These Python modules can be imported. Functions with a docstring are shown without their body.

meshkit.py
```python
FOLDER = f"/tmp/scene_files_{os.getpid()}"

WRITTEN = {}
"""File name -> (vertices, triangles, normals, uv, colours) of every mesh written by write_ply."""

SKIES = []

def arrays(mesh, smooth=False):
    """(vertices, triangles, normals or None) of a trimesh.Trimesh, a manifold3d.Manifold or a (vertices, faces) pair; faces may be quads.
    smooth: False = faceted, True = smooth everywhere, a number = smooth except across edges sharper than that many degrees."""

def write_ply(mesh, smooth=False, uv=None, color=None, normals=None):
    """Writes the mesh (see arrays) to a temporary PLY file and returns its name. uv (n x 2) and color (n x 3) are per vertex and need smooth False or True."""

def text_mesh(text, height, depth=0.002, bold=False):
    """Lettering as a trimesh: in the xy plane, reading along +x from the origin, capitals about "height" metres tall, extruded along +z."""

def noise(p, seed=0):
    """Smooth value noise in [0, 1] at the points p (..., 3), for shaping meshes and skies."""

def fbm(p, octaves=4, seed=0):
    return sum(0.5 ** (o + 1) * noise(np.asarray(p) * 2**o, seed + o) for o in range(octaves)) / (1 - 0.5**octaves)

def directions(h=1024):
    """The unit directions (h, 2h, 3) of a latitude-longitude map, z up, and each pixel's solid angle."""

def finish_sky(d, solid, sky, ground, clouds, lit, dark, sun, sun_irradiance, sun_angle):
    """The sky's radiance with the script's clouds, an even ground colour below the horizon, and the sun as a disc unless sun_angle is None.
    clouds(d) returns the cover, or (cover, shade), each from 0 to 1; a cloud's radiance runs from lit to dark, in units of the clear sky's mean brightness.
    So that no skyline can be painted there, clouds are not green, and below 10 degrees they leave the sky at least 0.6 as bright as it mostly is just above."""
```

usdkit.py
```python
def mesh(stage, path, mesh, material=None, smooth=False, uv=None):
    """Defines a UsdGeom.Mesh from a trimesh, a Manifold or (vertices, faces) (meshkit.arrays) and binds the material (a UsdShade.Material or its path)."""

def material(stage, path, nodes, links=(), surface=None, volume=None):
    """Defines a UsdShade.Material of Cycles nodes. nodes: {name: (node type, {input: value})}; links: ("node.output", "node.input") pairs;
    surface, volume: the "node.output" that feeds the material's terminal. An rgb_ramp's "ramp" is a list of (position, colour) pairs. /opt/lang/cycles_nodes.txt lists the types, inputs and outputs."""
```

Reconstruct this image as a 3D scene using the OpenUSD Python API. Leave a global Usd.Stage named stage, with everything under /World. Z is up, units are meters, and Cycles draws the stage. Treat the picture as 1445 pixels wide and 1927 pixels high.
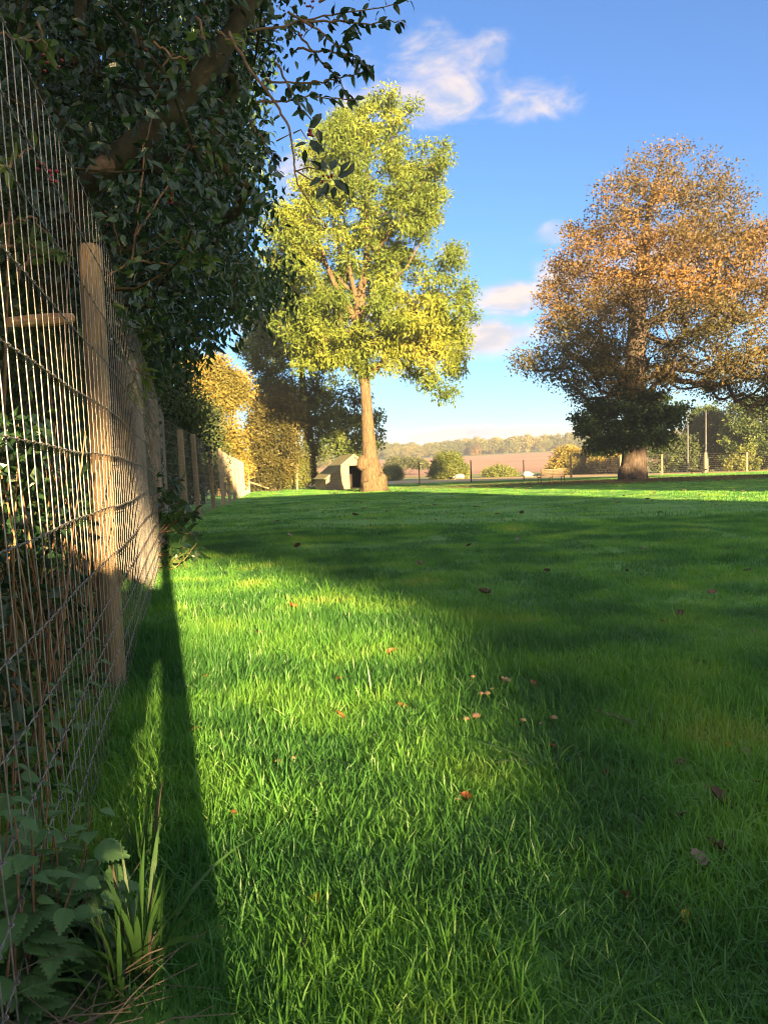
import math, numpy as np, shapely, usdkit, meshkit
from scipy.interpolate import PchipInterpolator
from pxr import Usd, UsdGeom, UsdLux, UsdShade, Gf, Sdf, Vt

stage = Usd.Stage.CreateInMemory()
UsdGeom.SetStageUpAxis(stage, 'Z'); UsdGeom.SetStageMetersPerUnit(stage, 1.0)
UsdGeom.Xform.Define(stage, '/World'); UsdGeom.Scope.Define(stage, '/World/Looks')
rad, sin, cos = math.radians, math.sin, math.cos

# ------------------------------------------------------------------ camera, sky, sun, exposure
EYE = np.array([0, 0, 0.93]); PITCH, ROLL, FPX = rad(-3.26), rad(2.0), 1430.0
EXPOSURE = 3.25
SUN_EL, SUN_AZ = rad(10.0), rad(180 - 16.4)          # azimuth from +y towards +x of the direction to the sun
SUN_INT, SUN_COL, SKY_STR = 1.25, (1.0, 0.665, 0.31), 0.05
_f = np.array([0, cos(PITCH), sin(PITCH)]); _r0 = np.array([1.0, 0, 0]); _u0 = np.cross(_r0, _f)
_r = cos(ROLL) * _r0 - sin(ROLL) * _u0; _u = cos(ROLL) * _u0 + sin(ROLL) * _r0
cam = UsdGeom.Camera.Define(stage, '/World/camera')
M = Gf.Matrix4d(*_r, 0, *_u, 0, *(-_f), 0, *EYE, 1)
cam.AddTransformOp().Set(M)
cam.CreateFocalLengthAttr(4.25); cam.CreateHorizontalApertureAttr(4.25 * 1445 / FPX)
cam.CreateFStopAttr(2.4); cam.CreateFocusDistanceAttr(2.6); cam.CreateClippingRangeAttr((0.05, 20000.0))
cam.CreateExposureAttr(EXPOSURE)

def ray(px, py):
    return _f + (px - 722.5) / FPX * _r + (963.5 - py) / FPX * _u
def at(px, py, Y):
    d = ray(px, py); return EYE + d * (Y / d[1])
def proj(p):
    d = np.asarray(p, float) - EYE
    z = d @ _f; z = np.where(np.abs(z) < 1e-6, 1e-6, z)
    return 722.5 + FPX * (d @ _r) / z, 963.5 - FPX * (d @ _u) / z, d @ _f

S_ = np.array([sin(SUN_AZ + math.pi), cos(SUN_AZ + math.pi), 0])   # the way shadows run on the ground
PERP = np.array([S_[1], -S_[0], 0])                                 # to the right of it
TE = math.tan(SUN_EL)
sun = UsdLux.DistantLight.Define(stage, '/World/sun')
sun.CreateIntensityAttr(SUN_INT); sun.CreateColorAttr(Gf.Vec3f(*SUN_COL)); sun.CreateAngleAttr(0.45); sun.CreateNormalizeAttr(True)
zl = np.array([sin(SUN_AZ) * cos(SUN_EL), cos(SUN_AZ) * cos(SUN_EL), sin(SUN_EL)])
xl = np.cross([0, 0, 1], zl); xl /= np.linalg.norm(xl); yl = np.cross(zl, xl)
sun.AddTransformOp().Set(Gf.Matrix4d(*xl, 0, *yl, 0, *zl, 0, 0, 0, 0, 1))

def sky_material():
    nodes = {
        'co': ('texture_coordinate', {}),
        'sky': ('sky_texture', {'sky_type': 'single_scattering', 'sun_disc': False, 'sun_elevation': SUN_EL, 'sun_rotation': SUN_AZ, 'altitude': 100.0,
                                'air_density': 1.0, 'aerosol_density': 0.6, 'ozone_density': 2.6}),
        'tint': ('mix', {'mix_type': 'multiply', 'fac': 1.0, 'color2': (.325, .465, .645)}),
        'bg': ('background_shader', {'strength': SKY_STR}),
        'warp': ('mapping', {'scale': (13.0, 13.0, 23.0), 'location': (3.1, 0.4, 1.7)}),
        'nz': ('noise_texture', {'scale': 1.0, 'detail': 9.0, 'roughness': 0.60, 'distortion': 0.5}),
        'warp2': ('mapping', {'scale': (13.0, 13.0, 23.0), 'location': (3.1, 0.4, 2.15)}),
        'nz2': ('noise_texture', {'scale': 1.0, 'detail': 9.0, 'roughness': 0.60, 'distortion': 0.5}),
    }
    links = [('co.generated', 'warp.vector'), ('warp.vector', 'nz.vector'), ('co.generated', 'warp2.vector'), ('warp2.vector', 'nz2.vector')]
    # banks of cloud: (px, py, half width px, half height px, weight); converted to directions
    banks = [(800, 100, 190, 58, .60), (840, 185, 280, 60, .56), (985, 198, 140, 40, .58), (930, 105, 44, 30, .46), (975, 560, 105, 46, .95), (1050, 512, 70, 52, .9), (905, 634, 140, 42, 1.1), (850, 478, 42, 28, .70), (720, 700, 90, 40, .5),
             (880, 822, 330, 26, .95), (620, 600, 240, 55, .85), (1040, 440, 52, 30, .7), (780, 800, 60, 14, .4), (1230, 520, 150, 80, .8), (560, 340, 90, 60, .6)]
    prev = None
    for i, (px, py, w, h, k) in enumerate(banks):
        d = ray(px, py); d = d / np.linalg.norm(d); s = 1430.0 * np.linalg.norm(ray(px, py))
        nodes[f's{i}'] = ('vector_math', {'math_type': 'subtract', 'vector2': tuple(d)})
        nodes[f'm{i}'] = ('vector_math', {'math_type': 'multiply', 'vector2': (s / w / 1.1, s / w / 1.1 * .6, s / h / 1.1)})
        nodes[f'l{i}'] = ('vector_math', {'math_type': 'length'})
        nodes[f'r{i}'] = ('map_range', {'range_type': 'smoothstep', 'from_min': 0.15, 'from_max': 1.25, 'to_min': float(k), 'to_max': 0.0, 'clamp': True})
        links += [('co.generated', f's{i}.vector1'), (f's{i}.vector', f'm{i}.vector1'), (f'm{i}.vector', f'l{i}.vector1'), (f'l{i}.value', f'r{i}.value')]
        if prev is None: prev = f'r{i}.result'
        else:
            nodes[f'x{i}'] = ('math', {'math_type': 'maximum'}); links += [(prev, f'x{i}.value1'), (f'r{i}.result', f'x{i}.value2')]; prev = f'x{i}.value'
    # out of view: unseen cumulus, its cover chosen to brighten the shaded ground
    nodes['fw'] = ('mapping', {'scale': (3.2, 3.2, 6.0), 'location': (.3, 7.1, 2.2)}); nodes['fn'] = ('noise_texture', {'scale': 1.0, 'detail': 1.0})
    nodes['fr'] = ('map_range', {'range_type': 'smoothstep', 'from_min': .36, 'from_max': .54, 'to_min': 0.0, 'to_max': 1.0, 'clamp': True})
    nodes['fd'] = ('vector_math', {'math_type': 'dot_product', 'vector2': tuple(_f)}); nodes['fo'] = ('map_range', {'range_type': 'smoothstep', 'from_min': .78, 'from_max': .60, 'to_min': 0.0, 'to_max': 1.0, 'clamp': True})
    nodes['fm'] = ('math', {'math_type': 'multiply'}); nodes['fx'] = ('math', {'math_type': 'maximum'})
    links += [('co.generated', 'fw.vector'), ('fw.vector', 'fn.vector'), ('fn.fac', 'fr.value'), ('co.generated', 'fd.vector1'), ('fd.value', 'fo.value'), ('fr.result', 'fm.value1'), ('fo.result', 'fm.value2'), (prev, 'fx.value1'), ('fm.value', 'fx.value2')]
    prev = 'fx.value'
    nodes['mk'] = ('math', {'math_type': 'multiply_add', 'value2': 0.62, 'value3': -0.10})
    nodes['sum'] = ('math', {'math_type': 'add'})
    nodes['cov'] = ('map_range', {'range_type': 'smoothstep', 'from_min': 0.53, 'from_max': 0.98, 'to_min': 0.0, 'to_max': 1.0, 'clamp': True})
    nodes['has'] = ('map_range', {'range_type': 'smoothstep', 'from_min': 0.0, 'from_max': 0.3, 'to_min': 0.0, 'to_max': 1.0, 'clamp': True})
    nodes['cv'] = ('math', {'math_type': 'multiply'})
    # shade: more cloud just above this spot means the shadowed underside
    nodes['sh'] = ('math', {'math_type': 'subtract'})
    nodes['shr'] = ('map_range', {'range_type': 'smoothstep', 'from_min': -0.16, 'from_max': 0.18, 'to_min': 0.0, 'to_max': 1.0, 'clamp': True})
    nodes['cc'] = ('mix', {'color1': CLOUD_LIT, 'color2': CLOUD_DARK})
    nodes['fin'] = ('mix', {})
    links += [(prev, 'mk.value1'), ('nz.fac', 'sum.value1'), ('mk.value', 'sum.value2'), ('sum.value', 'cov.value'), (prev, 'has.value'),
              ('cov.result', 'cv.value1'), ('has.result', 'cv.value2'), ('nz2.fac', 'sh.value1'), ('nz.fac', 'sh.value2'), ('sh.value', 'shr.value'), ('shr.result', 'cc.fac'),
              ('cv.value', 'fin.fac'), ('sky.color', 'tint.color1'), ('tint.color', 'fin.color1'), ('cc.color', 'fin.color2'), ('fin.color', 'bg.color')]
    return usdkit.material(stage, '/World/Looks/sky', nodes, links, surface='bg.background')
CLOUD_LIT, CLOUD_DARK = (2.2, 1.9, 1.8), (1.38, 1.48, 1.75)
dome = UsdLux.DomeLight.Define(stage, '/World/sky')
UsdShade.MaterialBindingAPI.Apply(dome.GetPrim()).Bind(sky_material())
dome.GetPrim().SetCustomDataByKey('kind', 'structure'); dome.GetPrim().SetCustomDataByKey('label', 'blue evening sky with peach cumulus clouds')

# ------------------------------------------------------------------ helpers
_names, _loc = {}, {}
def numbered(path):
    n = _names.get(path, 0); _names[path] = n + 1
    return path if n == 0 else f'{path}_{n:03d}'
def tag(prim, label=None, cat=None, group=None, kind=None):
    for k, v in (('label', label), ('category', cat), ('group', group), ('kind', kind)):
        if v: prim.SetCustomDataByKey(k, v)
def thing(name, label=None, cat=None, loc=(0, 0, 0), group=None, kind=None):
    p = numbered('/World/' + name); x = UsdGeom.Xform.Define(stage, p); x.AddTranslateOp().Set(Gf.Vec3d(*map(float, loc)))
    tag(x.GetPrim(), label, cat, group, kind); _loc[p] = np.asarray(loc, float)
    return p
def part(parent, name, mesh, mat, label=None, kind=None, smooth=False):
    """a mesh given in world coordinates becomes a part of parent (a path)"""
    p = numbered(parent + '/' + name)
    v, f, n = meshkit.arrays(mesh, smooth)
    top = '/'.join(parent.split('/')[:3])
    m = usdkit.mesh(stage, p, (v - _loc.get(top, 0), f), mat)
    if n is not None:
        m.CreateNormalsAttr(Vt.Vec3fArray.FromNumpy(n.astype(np.float32))); m.SetNormalsInterpolation('vertex')
    tag(m.GetPrim(), label, None, None, kind)
    return p
def single(name, mesh, mat, label=None, cat=None, group=None, kind=None, smooth=False):
    p = numbered('/World/' + name); m = usdkit.mesh(stage, p, mesh, mat, smooth=smooth); tag(m.GetPrim(), label, cat, group, kind); return p
def cat_mesh(ms):
    vs, fs, k = [], [], 0
    for v, f in ms:
        vs.append(np.asarray(v, float)); fs.append(np.asarray(f, int) + k); k += len(v)
    return (np.vstack(vs), np.vstack(fs)) if vs else (np.zeros((0, 3)), np.zeros((0, 3), int))
def unit(v): v = np.asarray(v, float); return v / (np.linalg.norm(v, axis=-1, keepdims=True) + 1e-12)
def tube(p, r, sides=6, cap=True):
    p = np.asarray(p, float); r = np.broadcast_to(np.asarray(r, float), (len(p),))
    t = unit(np.gradient(p, axis=0))
    ref = np.array([0.0, 0, 1]) if abs(t[:, 2]).mean() < .85 else np.array([1.0, 0, 0])
    a = unit(np.cross(t, ref)); b = np.cross(t, a); ang = np.arange(sides) * 2 * np.pi / sides
    v = (p[:, None] + r[:, None, None] * (np.cos(ang)[None, :, None] * a[:, None] + np.sin(ang)[None, :, None] * b[:, None])).reshape(-1, 3)
    i, j = np.meshgrid(np.arange(len(p) - 1), np.arange(sides), indexing='ij'); j2 = (j + 1) % sides
    q = np.stack([i * sides + j, i * sides + j2, (i + 1) * sides + j2, (i + 1) * sides + j], -1).reshape(-1, 4)
    f = np.vstack([q[:, [0, 1, 2]], q[:, [0, 2, 3]]])
    if cap:
        n = len(v); v = np.vstack([v, p[:1], p[-1:]]); k = np.arange(sides); l = (len(p) - 1) * sides
        f = np.vstack([f, np.stack([np.full(sides, n), (k + 1) % sides, k], 1), np.stack([np.full(sides, n + 1), l + k, l + (k + 1) % sides], 1)])
    return v, f
def box(c, size, axes=None):
    c = np.asarray(c, float); h = np.asarray(size, float) / 2; ax = np.eye(3) if axes is None else np.asarray(axes, float)
    b = min(.12 * min(size), .006)
    pts = []
    for sx in (-1, 1):
        for sy in (-1, 1):
            for sz in (-1, 1):
                s = np.array([sx, sy, sz])
                for k in range(3):
                    q = s * (h - b); q[k] = s[k] * h[k]; pts.append(q)
    import trimesh
    m = trimesh.convex.convex_hull(np.array(pts)); return m.vertices @ ax + c, m.faces
def leaves(P, D, N, L, W, fold=.12, droop=.1, detail=2):
    """leaf blades: base P, growing along D, face normal about N"""
    P, D, N = np.asarray(P, float), unit(D), np.asarray(N, float); n = len(P)
    S = unit(np.cross(D, N)); N = np.cross(S, D); L = np.broadcast_to(L, (n,))[:, None]; W = np.broadcast_to(W, (n,))[:, None]
    if detail == 2:
        v = np.stack([P, P + D * L * .45 + S * W / 2 + N * fold * W, P + D * L - N * droop * L, P + D * L * .45 - S * W / 2 + N * fold * W], 1)
        f = np.array([[0, 1, 2], [0, 2, 3]])
    elif detail == 4:
        c = P + D * L * .5 + N * droop * L * .25
        v = np.stack([P, c + S * W / 2 + N * fold * W, c, c - S * W / 2 + N * fold * W, P + D * L - N * droop * L], 1)
        f = np.array([[0, 1, 2], [0, 2, 3], [1, 4, 2], [2, 4, 3]])
    else:
        c1 = P + D * L * .3 + N * droop * L * .2; c2 = P + D * L * .68 - N * droop * L * .15
        v = np.stack([P, c1 + S * W * .48 + N * fold * W, c1, c1 - S * W * .48 + N * fold * W, c2 + S * W * .36 + N * fold * W * .8, c2, c2 - S * W * .36 + N * fold * W * .8, P + D * L - N * droop * L], 1)
        f = np.array([[0, 1, 2], [0, 2, 3], [1, 4, 5], [1, 5, 2], [2, 5, 6], [2, 6, 3], [4, 7, 5], [5, 7, 6]])
    k = v.shape[1]
    return v.reshape(-1, 3), (f[None] + (np.arange(n) * k)[:, None, None]).reshape(-1, 3), k, len(f)
def rdir(rng, n): return unit(rng.normal(size=(n, 3)))
def leaf_parts(parent, name, lm, mat, pick, restname='foliage'):
    """the leaves in pick become parts of their own, all others one part"""
    v, f, k, nf = lm; n = len(v) // k; keep = np.ones(n, bool); keep[pick] = False
    V = v.reshape(n, k, 3); loc = f[:nf]
    for i in pick: part(parent, name, (V[i], loc), mat)
    m = int(keep.sum()); vv = V[keep].reshape(-1, 3); ff = (loc[None] + (np.arange(m) * k)[:, None, None]).reshape(-1, 3)
    if m: part(parent, restname, (vv, ff), mat, kind='stuff')
def biggest(P, n, size=1.0):
    """the n leaves that stand largest in the picture"""
    x, y, z = proj(P); ok = (x > 0) & (x < 1445) & (y > 0) & (y < 1927) & (z > .3)
    s = np.where(ok, size / np.maximum(z, .3), 0); o = np.argsort(-s)[:n]; return o[s[o] > 0]

# ------------------------------------------------------------------ materials
def mix_ramp(cols):
    return [(i / (len(cols) - 1), c) for i, c in enumerate(cols)]
def leafmat(name, cols, trans=.35, rough=.5, spec=.35, nscale=.35, tcol=None, namt=.5):
    """cols: dark to light leaf colours; each leaf takes its own, drifting with slow noise"""
    nodes = {'g': ('geometry', {}), 'n': ('noise_texture', {'scale': nscale, 'detail': 3.0}), 'nr': ('map_range', {'from_min': .3, 'from_max': .7, 'to_min': -namt, 'to_max': namt}),
             'a': ('math', {'math_type': 'multiply_add', 'value2': 1 - namt * .6, 'value3': namt * .3}), 'b': ('math', {'math_type': 'add', 'use_clamp': True}), 'r': ('rgb_ramp', {'ramp': mix_ramp(cols)}),
             'p': ('principled_bsdf', {'roughness': rough, 'specular_ior_level': spec}), 'hs': ('hsv', {'hue': .485, 'saturation': 1.12, 'value': 1.25}), 't': ('translucent_bsdf', {}), 'm': ('mix_closure', {'fac': trans})}
    links = [('g.position', 'n.vector'), ('n.fac', 'nr.value'), ('g.random_per_island', 'a.value1'), ('a.value', 'b.value1'), ('nr.result', 'b.value2'), ('b.value', 'r.fac'), ('r.color', 'p.base_color'),
             ('r.color', 'hs.color'), ('hs.color', 't.color'), ('p.BSDF', 'm.closure1'), ('t.BSDF', 'm.closure2')]
    return usdkit.material(stage, '/World/Looks/' + name, nodes, links, surface='m.closure')
def roughmat(name, cols, scale=8.0, stretch=(1, 1, 1), rough=.85, bump=.3, detail=5.0, dist=.02, spec=.2, obj=False, warp=0.0):
    nodes = {'g': ('geometry', {}), 'c': ('texture_coordinate', {}), 'mp': ('mapping', {'scale': stretch}), 'n': ('noise_texture', {'scale': scale, 'detail': detail, 'roughness': .62, 'distortion': warp}),
             'nr': ('map_range', {'from_min': .28, 'from_max': .72, 'clamp': True}), 'r': ('rgb_ramp', {'ramp': mix_ramp(cols)}),
             'b': ('bump', {'strength': bump, 'distance': dist}), 'p': ('principled_bsdf', {'roughness': rough, 'specular_ior_level': spec})}
    links = [('c.object' if obj else 'g.position', 'mp.vector'), ('mp.vector', 'n.vector'), ('n.fac', 'nr.value'), ('nr.result', 'r.fac'), ('r.color', 'p.base_color'), ('n.fac', 'b.height'), ('b.normal', 'p.normal')]
    return usdkit.material(stage, '/World/Looks/' + name, nodes, links, surface='p.BSDF')
MT = {}
MT['grass'] = leafmat('grass', [(.055, .18, .04), (.095, .265, .047), (.13, .315, .052), (.185, .355, .056), (.27, .365, .08), (.38, .35, .14)], trans=.42, rough=.42, spec=.4, nscale=1.3, namt=.6)
MT['coarse_grass'] = leafmat('coarse_grass', [(.04, .10, .03), (.07, .17, .04), (.11, .22, .06)], trans=.4, rough=.4, spec=.4, nscale=1.0)
MT['soil'] = roughmat('soil', [(.018, .03, .010), (.03, .05, .014), (.045, .07, .018)], scale=6.0, bump=.5)
MT['lawn'] = roughmat('lawn', [(.05, .14, .03), (.09, .235, .042), (.15, .275, .06)], scale=1.6, bump=.6, detail=9.0, dist=.03)
MT['meadow'] = roughmat('meadow', [(.10, .13, .035), (.15, .17, .05), (.24, .21, .09)], scale=.12, stretch=(.5, 1, 1), bump=.3, detail=8.0)
MT['stubble'] = roughmat('stubble', [(.25, .20, .09), (.34, .26, .12), (.22, .22, .08)], scale=.15, stretch=(.35, 1, 1), bump=.3, detail=8.0)
MT['plough'] = roughmat('plough', [(.20, .125, .08), (.27, .165, .105), (.33, .215, .13)], scale=.06, stretch=(.3, 1, 1), bump=.6, detail=9.0, dist=.2)
MT['hill'] = roughmat('hill', [(.07, .10, .03), (.12, .14, .045), (.17, .16, .06)], scale=.02, bump=.2, detail=8.0)
MT['post'] = roughmat('post', [(.055, .038, .022), (.19, .135, .08), (.28, .205, .125), (.17, .125, .075), (.25, .18, .11)], scale=8.0, stretch=(10, 10, .4), bump=.6, dist=.006, warp=.4, rough=.8)
MT['old_post'] = roughmat('old_post', [(.05, .045, .04), (.14, .125, .11), (.21, .19, .165), (.12, .105, .09)], scale=10.0, stretch=(8, 8, .35), bump=.5, dist=.008, rough=.85)
MT['wire'] = usdkit.material(stage, '/World/Looks/wire', {'g': ('geometry', {}), 'n': ('noise_texture', {'scale': 40.0, 'detail': 3.0}), 'r': ('rgb_ramp', {'ramp': [(.3, (.15, .145, .14)), (.7, (.33, .325, .32))]}),
                  'p': ('principled_bsdf', {'metallic': .6, 'roughness': .45})}, [('g.position', 'n.vector'), ('n.fac', 'r.fac'), ('r.color', 'p.base_color')], surface='p.BSDF')
MT['ash_bark'] = roughmat('ash_bark', [(.022, .017, .011), (.075, .055, .034), (.13, .095, .055), (.06, .055, .028)], scale=4.0, stretch=(3, 3, .45), bump=1.0, dist=.10, warp=.6)
MT['oak_bark'] = roughmat('oak_bark', [(.018, .015, .012), (.055, .043, .035), (.095, .077, .064)], scale=4.0, stretch=(2.5, 2.5, .45), bump=.9, dist=.07)
MT['dark_bark'] = roughmat('dark_bark', [(.022, .022, .012), (.05, .043, .024), (.08, .065, .038)], scale=12.0, stretch=(1, 1, .7), bump=.6, dist=.02)
MT['broken_wood'] = roughmat('broken_wood', [(.22, .11, .05), (.38, .22, .11), (.5, .33, .18)], scale=25.0, stretch=(1, 1, 1), bump=.5, dist=.01)
MT['twig'] = roughmat('twig', [(.10, .055, .035), (.19, .115, .07), (.26, .17, .11)], scale=25.0, bump=.3, dist=.004)
MT['dry'] = leafmat('dry_stalks', [(.22, .12, .06), (.36, .22, .11), (.46, .32, .17)], trans=.15, rough=.7, nscale=3.0)
MT['ash_leaf'] = leafmat('ash_leaf', [(.09, .14, .022), (.16, .21, .03), (.25, .275, .04), (.37, .33, .05)], trans=.38, nscale=.22, rough=.55, namt=.55)
MT['oak_leaf'] = leafmat('oak_leaf', [(.085, .065, .022), (.19, .11, .03), (.29, .155, .042), (.40, .24, .07)], trans=.33, nscale=.16, rough=.55, namt=.45)
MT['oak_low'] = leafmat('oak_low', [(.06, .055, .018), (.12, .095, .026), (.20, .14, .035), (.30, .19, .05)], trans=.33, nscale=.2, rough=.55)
MT['oak_green'] = leafmat('oak_green', [(.02, .045, .012), (.04, .075, .018), (.09, .11, .025)], trans=.3, nscale=.4)
MT['holly'] = leafmat('holly', [(.016, .040, .018), (.028, .065, .026), (.05, .095, .036)], trans=.10, rough=.30, spec=.5, nscale=1.0)
MT['droop'] = leafmat('drooping_leaf', [(.025, .06, .024), (.042, .09, .034), (.065, .125, .04)], trans=.22, rough=.42, spec=.45, nscale=.6)
MT['hedge'] = leafmat('hedge_leaf', [(.035, .055, .02), (.065, .095, .028), (.11, .13, .04)], trans=.25, nscale=.8)
MT['sapling'] = leafmat('sapling_leaf', [(.09, .15, .035), (.14, .20, .045), (.24, .26, .07)], trans=.4, nscale=2.0)
MT['straw'] = leafmat('straw', [(.09, .075, .05), (.15, .125, .085), (.22, .18, .12)], trans=.1, rough=.7, nscale=5.0)
MT['laurel'] = leafmat('laurel_leaf', [(.018, .05, .02), (.035, .085, .03), (.07, .13, .04)], trans=.22, rough=.35, spec=.5, nscale=2.0)
MT['nettle'] = leafmat('nettle_leaf', [(.075, .17, .06), (.105, .22, .075), (.15, .27, .095)], trans=.25, rough=.65, nscale=5.0)
MT['gold'] = leafmat('gold_leaf', [(.14, .13, .03), (.26, .21, .045), (.36, .26, .07), (.40, .24, .10)], trans=.35, nscale=.35, namt=.6)
MT['evergreen'] = leafmat('evergreen_leaf', [(.04, .07, .018), (.08, .12, .028), (.18, .19, .045)], trans=.25, nscale=.35, namt=.6)
MT['bramble'] = leafmat('bramble_leaf', [(.055, .055, .015), (.10, .09, .022), (.16, .13, .03)], trans=.3, nscale=.5)
MT['far_tree'] = leafmat('far_tree', [(.06, .075, .022), (.11, .115, .035), (.17, .145, .045), (.21, .15, .05)], trans=.25, nscale=.03, namt=.6)
MT['pasture_bush'] = leafmat('pasture_bush', [(.09, .12, .025), (.15, .17, .04), (.22, .20, .06)], trans=.3, nscale=.2)
MT['screen'] = leafmat('screen_leaf', [(.03, .06, .015), (.06, .10, .02)], trans=.15)
MT['berry'] = usdkit.material(stage, '/World/Looks/berry', {'p': ('principled_bsdf', {'base_color': (.17, .008, .010), 'roughness': .3})}, surface='p.BSDF')

# ------------------------------------------------------------------ terrain
_prof = PchipInterpolator([-400, 5, 30, 55, 66, 100, 150, 200, 270, 350, 500, 700, 3000], [0, 0, -.22, -.44, -.5, -.85, -1.1, -.6, 1.6, 4.9, 8.4, 15.0, 16.0])
def ground(x, y):
    x, y = np.asarray(x, float), np.asarray(y, float)
    z = _prof(y)
    b = meshkit.fbm(np.stack([x * .9, y * .9, 0 * x], -1), 3, 5) - .5
    z = z + .08 * b * np.clip((70 - y) / 30, 0, 1)
    return z + np.clip((y - 150) / 200, 0, 1) * 2.0 * (meshkit.noise(np.stack([x / 130, y / 160, 0 * x], -1), 3) - .5)
def gp(px, py):
    """the point of the ground under a place of the photograph"""
    d = ray(px, py); t = 1.0
    for _ in range(60):
        p = EYE + d * t; z = float(ground(p[0], p[1])); t = t + (p[2] - z) / max(-d[2], .012) * .6
        t = min(max(t, .5), 400)
    return EYE + d * t
def gx(x, y): return np.array([x, y, float(ground(x, y))])

def grid(xs, ys):
    X, Y = np.meshgrid(xs, ys); V = np.stack([X, Y, ground(X, Y)], -1).reshape(-1, 3); w = len(xs)
    i, j = np.meshgrid(np.arange(len(ys) - 1), np.arange(w - 1), indexing='ij'); a = (i * w + j).ravel()
    return V, np.vstack([np.stack([a, a + 1, a + w + 1], 1), np.stack([a, a + w + 1, a + w], 1)])
def spread(lo, hi, n, p=3): t = np.linspace(-1, 1, n); s = np.sign(t) * np.abs(t) ** p; return np.where(s < 0, -s * lo, s * hi)
XS = spread(-2500, 2500, 161, 3.2)
XN = np.concatenate([[-2500, -800, -300, -120], np.arange(-60, 75.1, .75), [120, 300, 800, 2500]])
def setting(name, ys, mat, xs=XS):
    single(name, grid(xs, ys), mat, kind='structure', smooth=True)
setting('lawn', np.concatenate([[-600, -200, -80, -30], np.arange(-10, 68.1, .75)]), MT['lawn'], XN)
setting('stubble_strip', np.linspace(68, 112, 20), MT['stubble'], XN)
setting('pasture', np.linspace(112, 172, 24), MT['meadow'])
setting('ploughed_field', np.linspace(172, 420, 60), MT['plough'])
setting('hill', np.concatenate([np.linspace(420, 800, 40), [1200, 2000, 4000]]), MT['hill'])
# ------------------------------------------------------------------ unseen foliage and an added post behind the camera, placed to cast shade
rng = np.random.default_rng(11)
D0 = 44.0
def screen(name, label, cat, u0, u1, R1, inside, od=4.5, lsize=.5, trunks=()):
    """a leafy mass in the way of the sun; inside(u, R): whether the ray that would reach the ground R metres ahead is blocked at lateral place u"""
    zmax = (D0 + 2 + R1) * TE; area = (u1 - u0) * zmax; n = int(area * od / (lsize * lsize * .35 * .5))
    u = rng.uniform(u0, u1, n); z = rng.uniform(.1, zmax, n); dt = rng.uniform(-2, 2, n)
    R = z / TE - (D0 + dt)
    wob = (meshkit.fbm(np.stack([u * .8, z * .8, dt * .8], -1), 3, 9) - .5)
    k = inside(u + wob * .5, R + wob * 2.5)
    u, z, dt = u[k], z[k], dt[k]; n = len(u)
    P = -S_[None] * (D0 + dt)[:, None] + PERP[None] * u[:, None]; P[:, 2] = z
    b = thing(name, label, cat, tuple(-S_ * D0 + PERP * (u0 + u1) / 2))
    v, f, *_ = leaves(P, rdir(rng, n), rdir(rng, n), lsize, lsize * .7)
    part(b, 'crown', (v, f), MT['screen'], kind='stuff')
    for (tu, h, r) in trunks:
        q = -S_ * D0 + PERP * tu
        part(b, 'trunk', tube([q + [0, 0, -.3], q + [.1, 0, h * .3], q + [0, .1, h * .6], q + [.2, 0, h]], [r, r * .8, r * .6, r * .3], 8), MT['dark_bark'], smooth=True)
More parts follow.
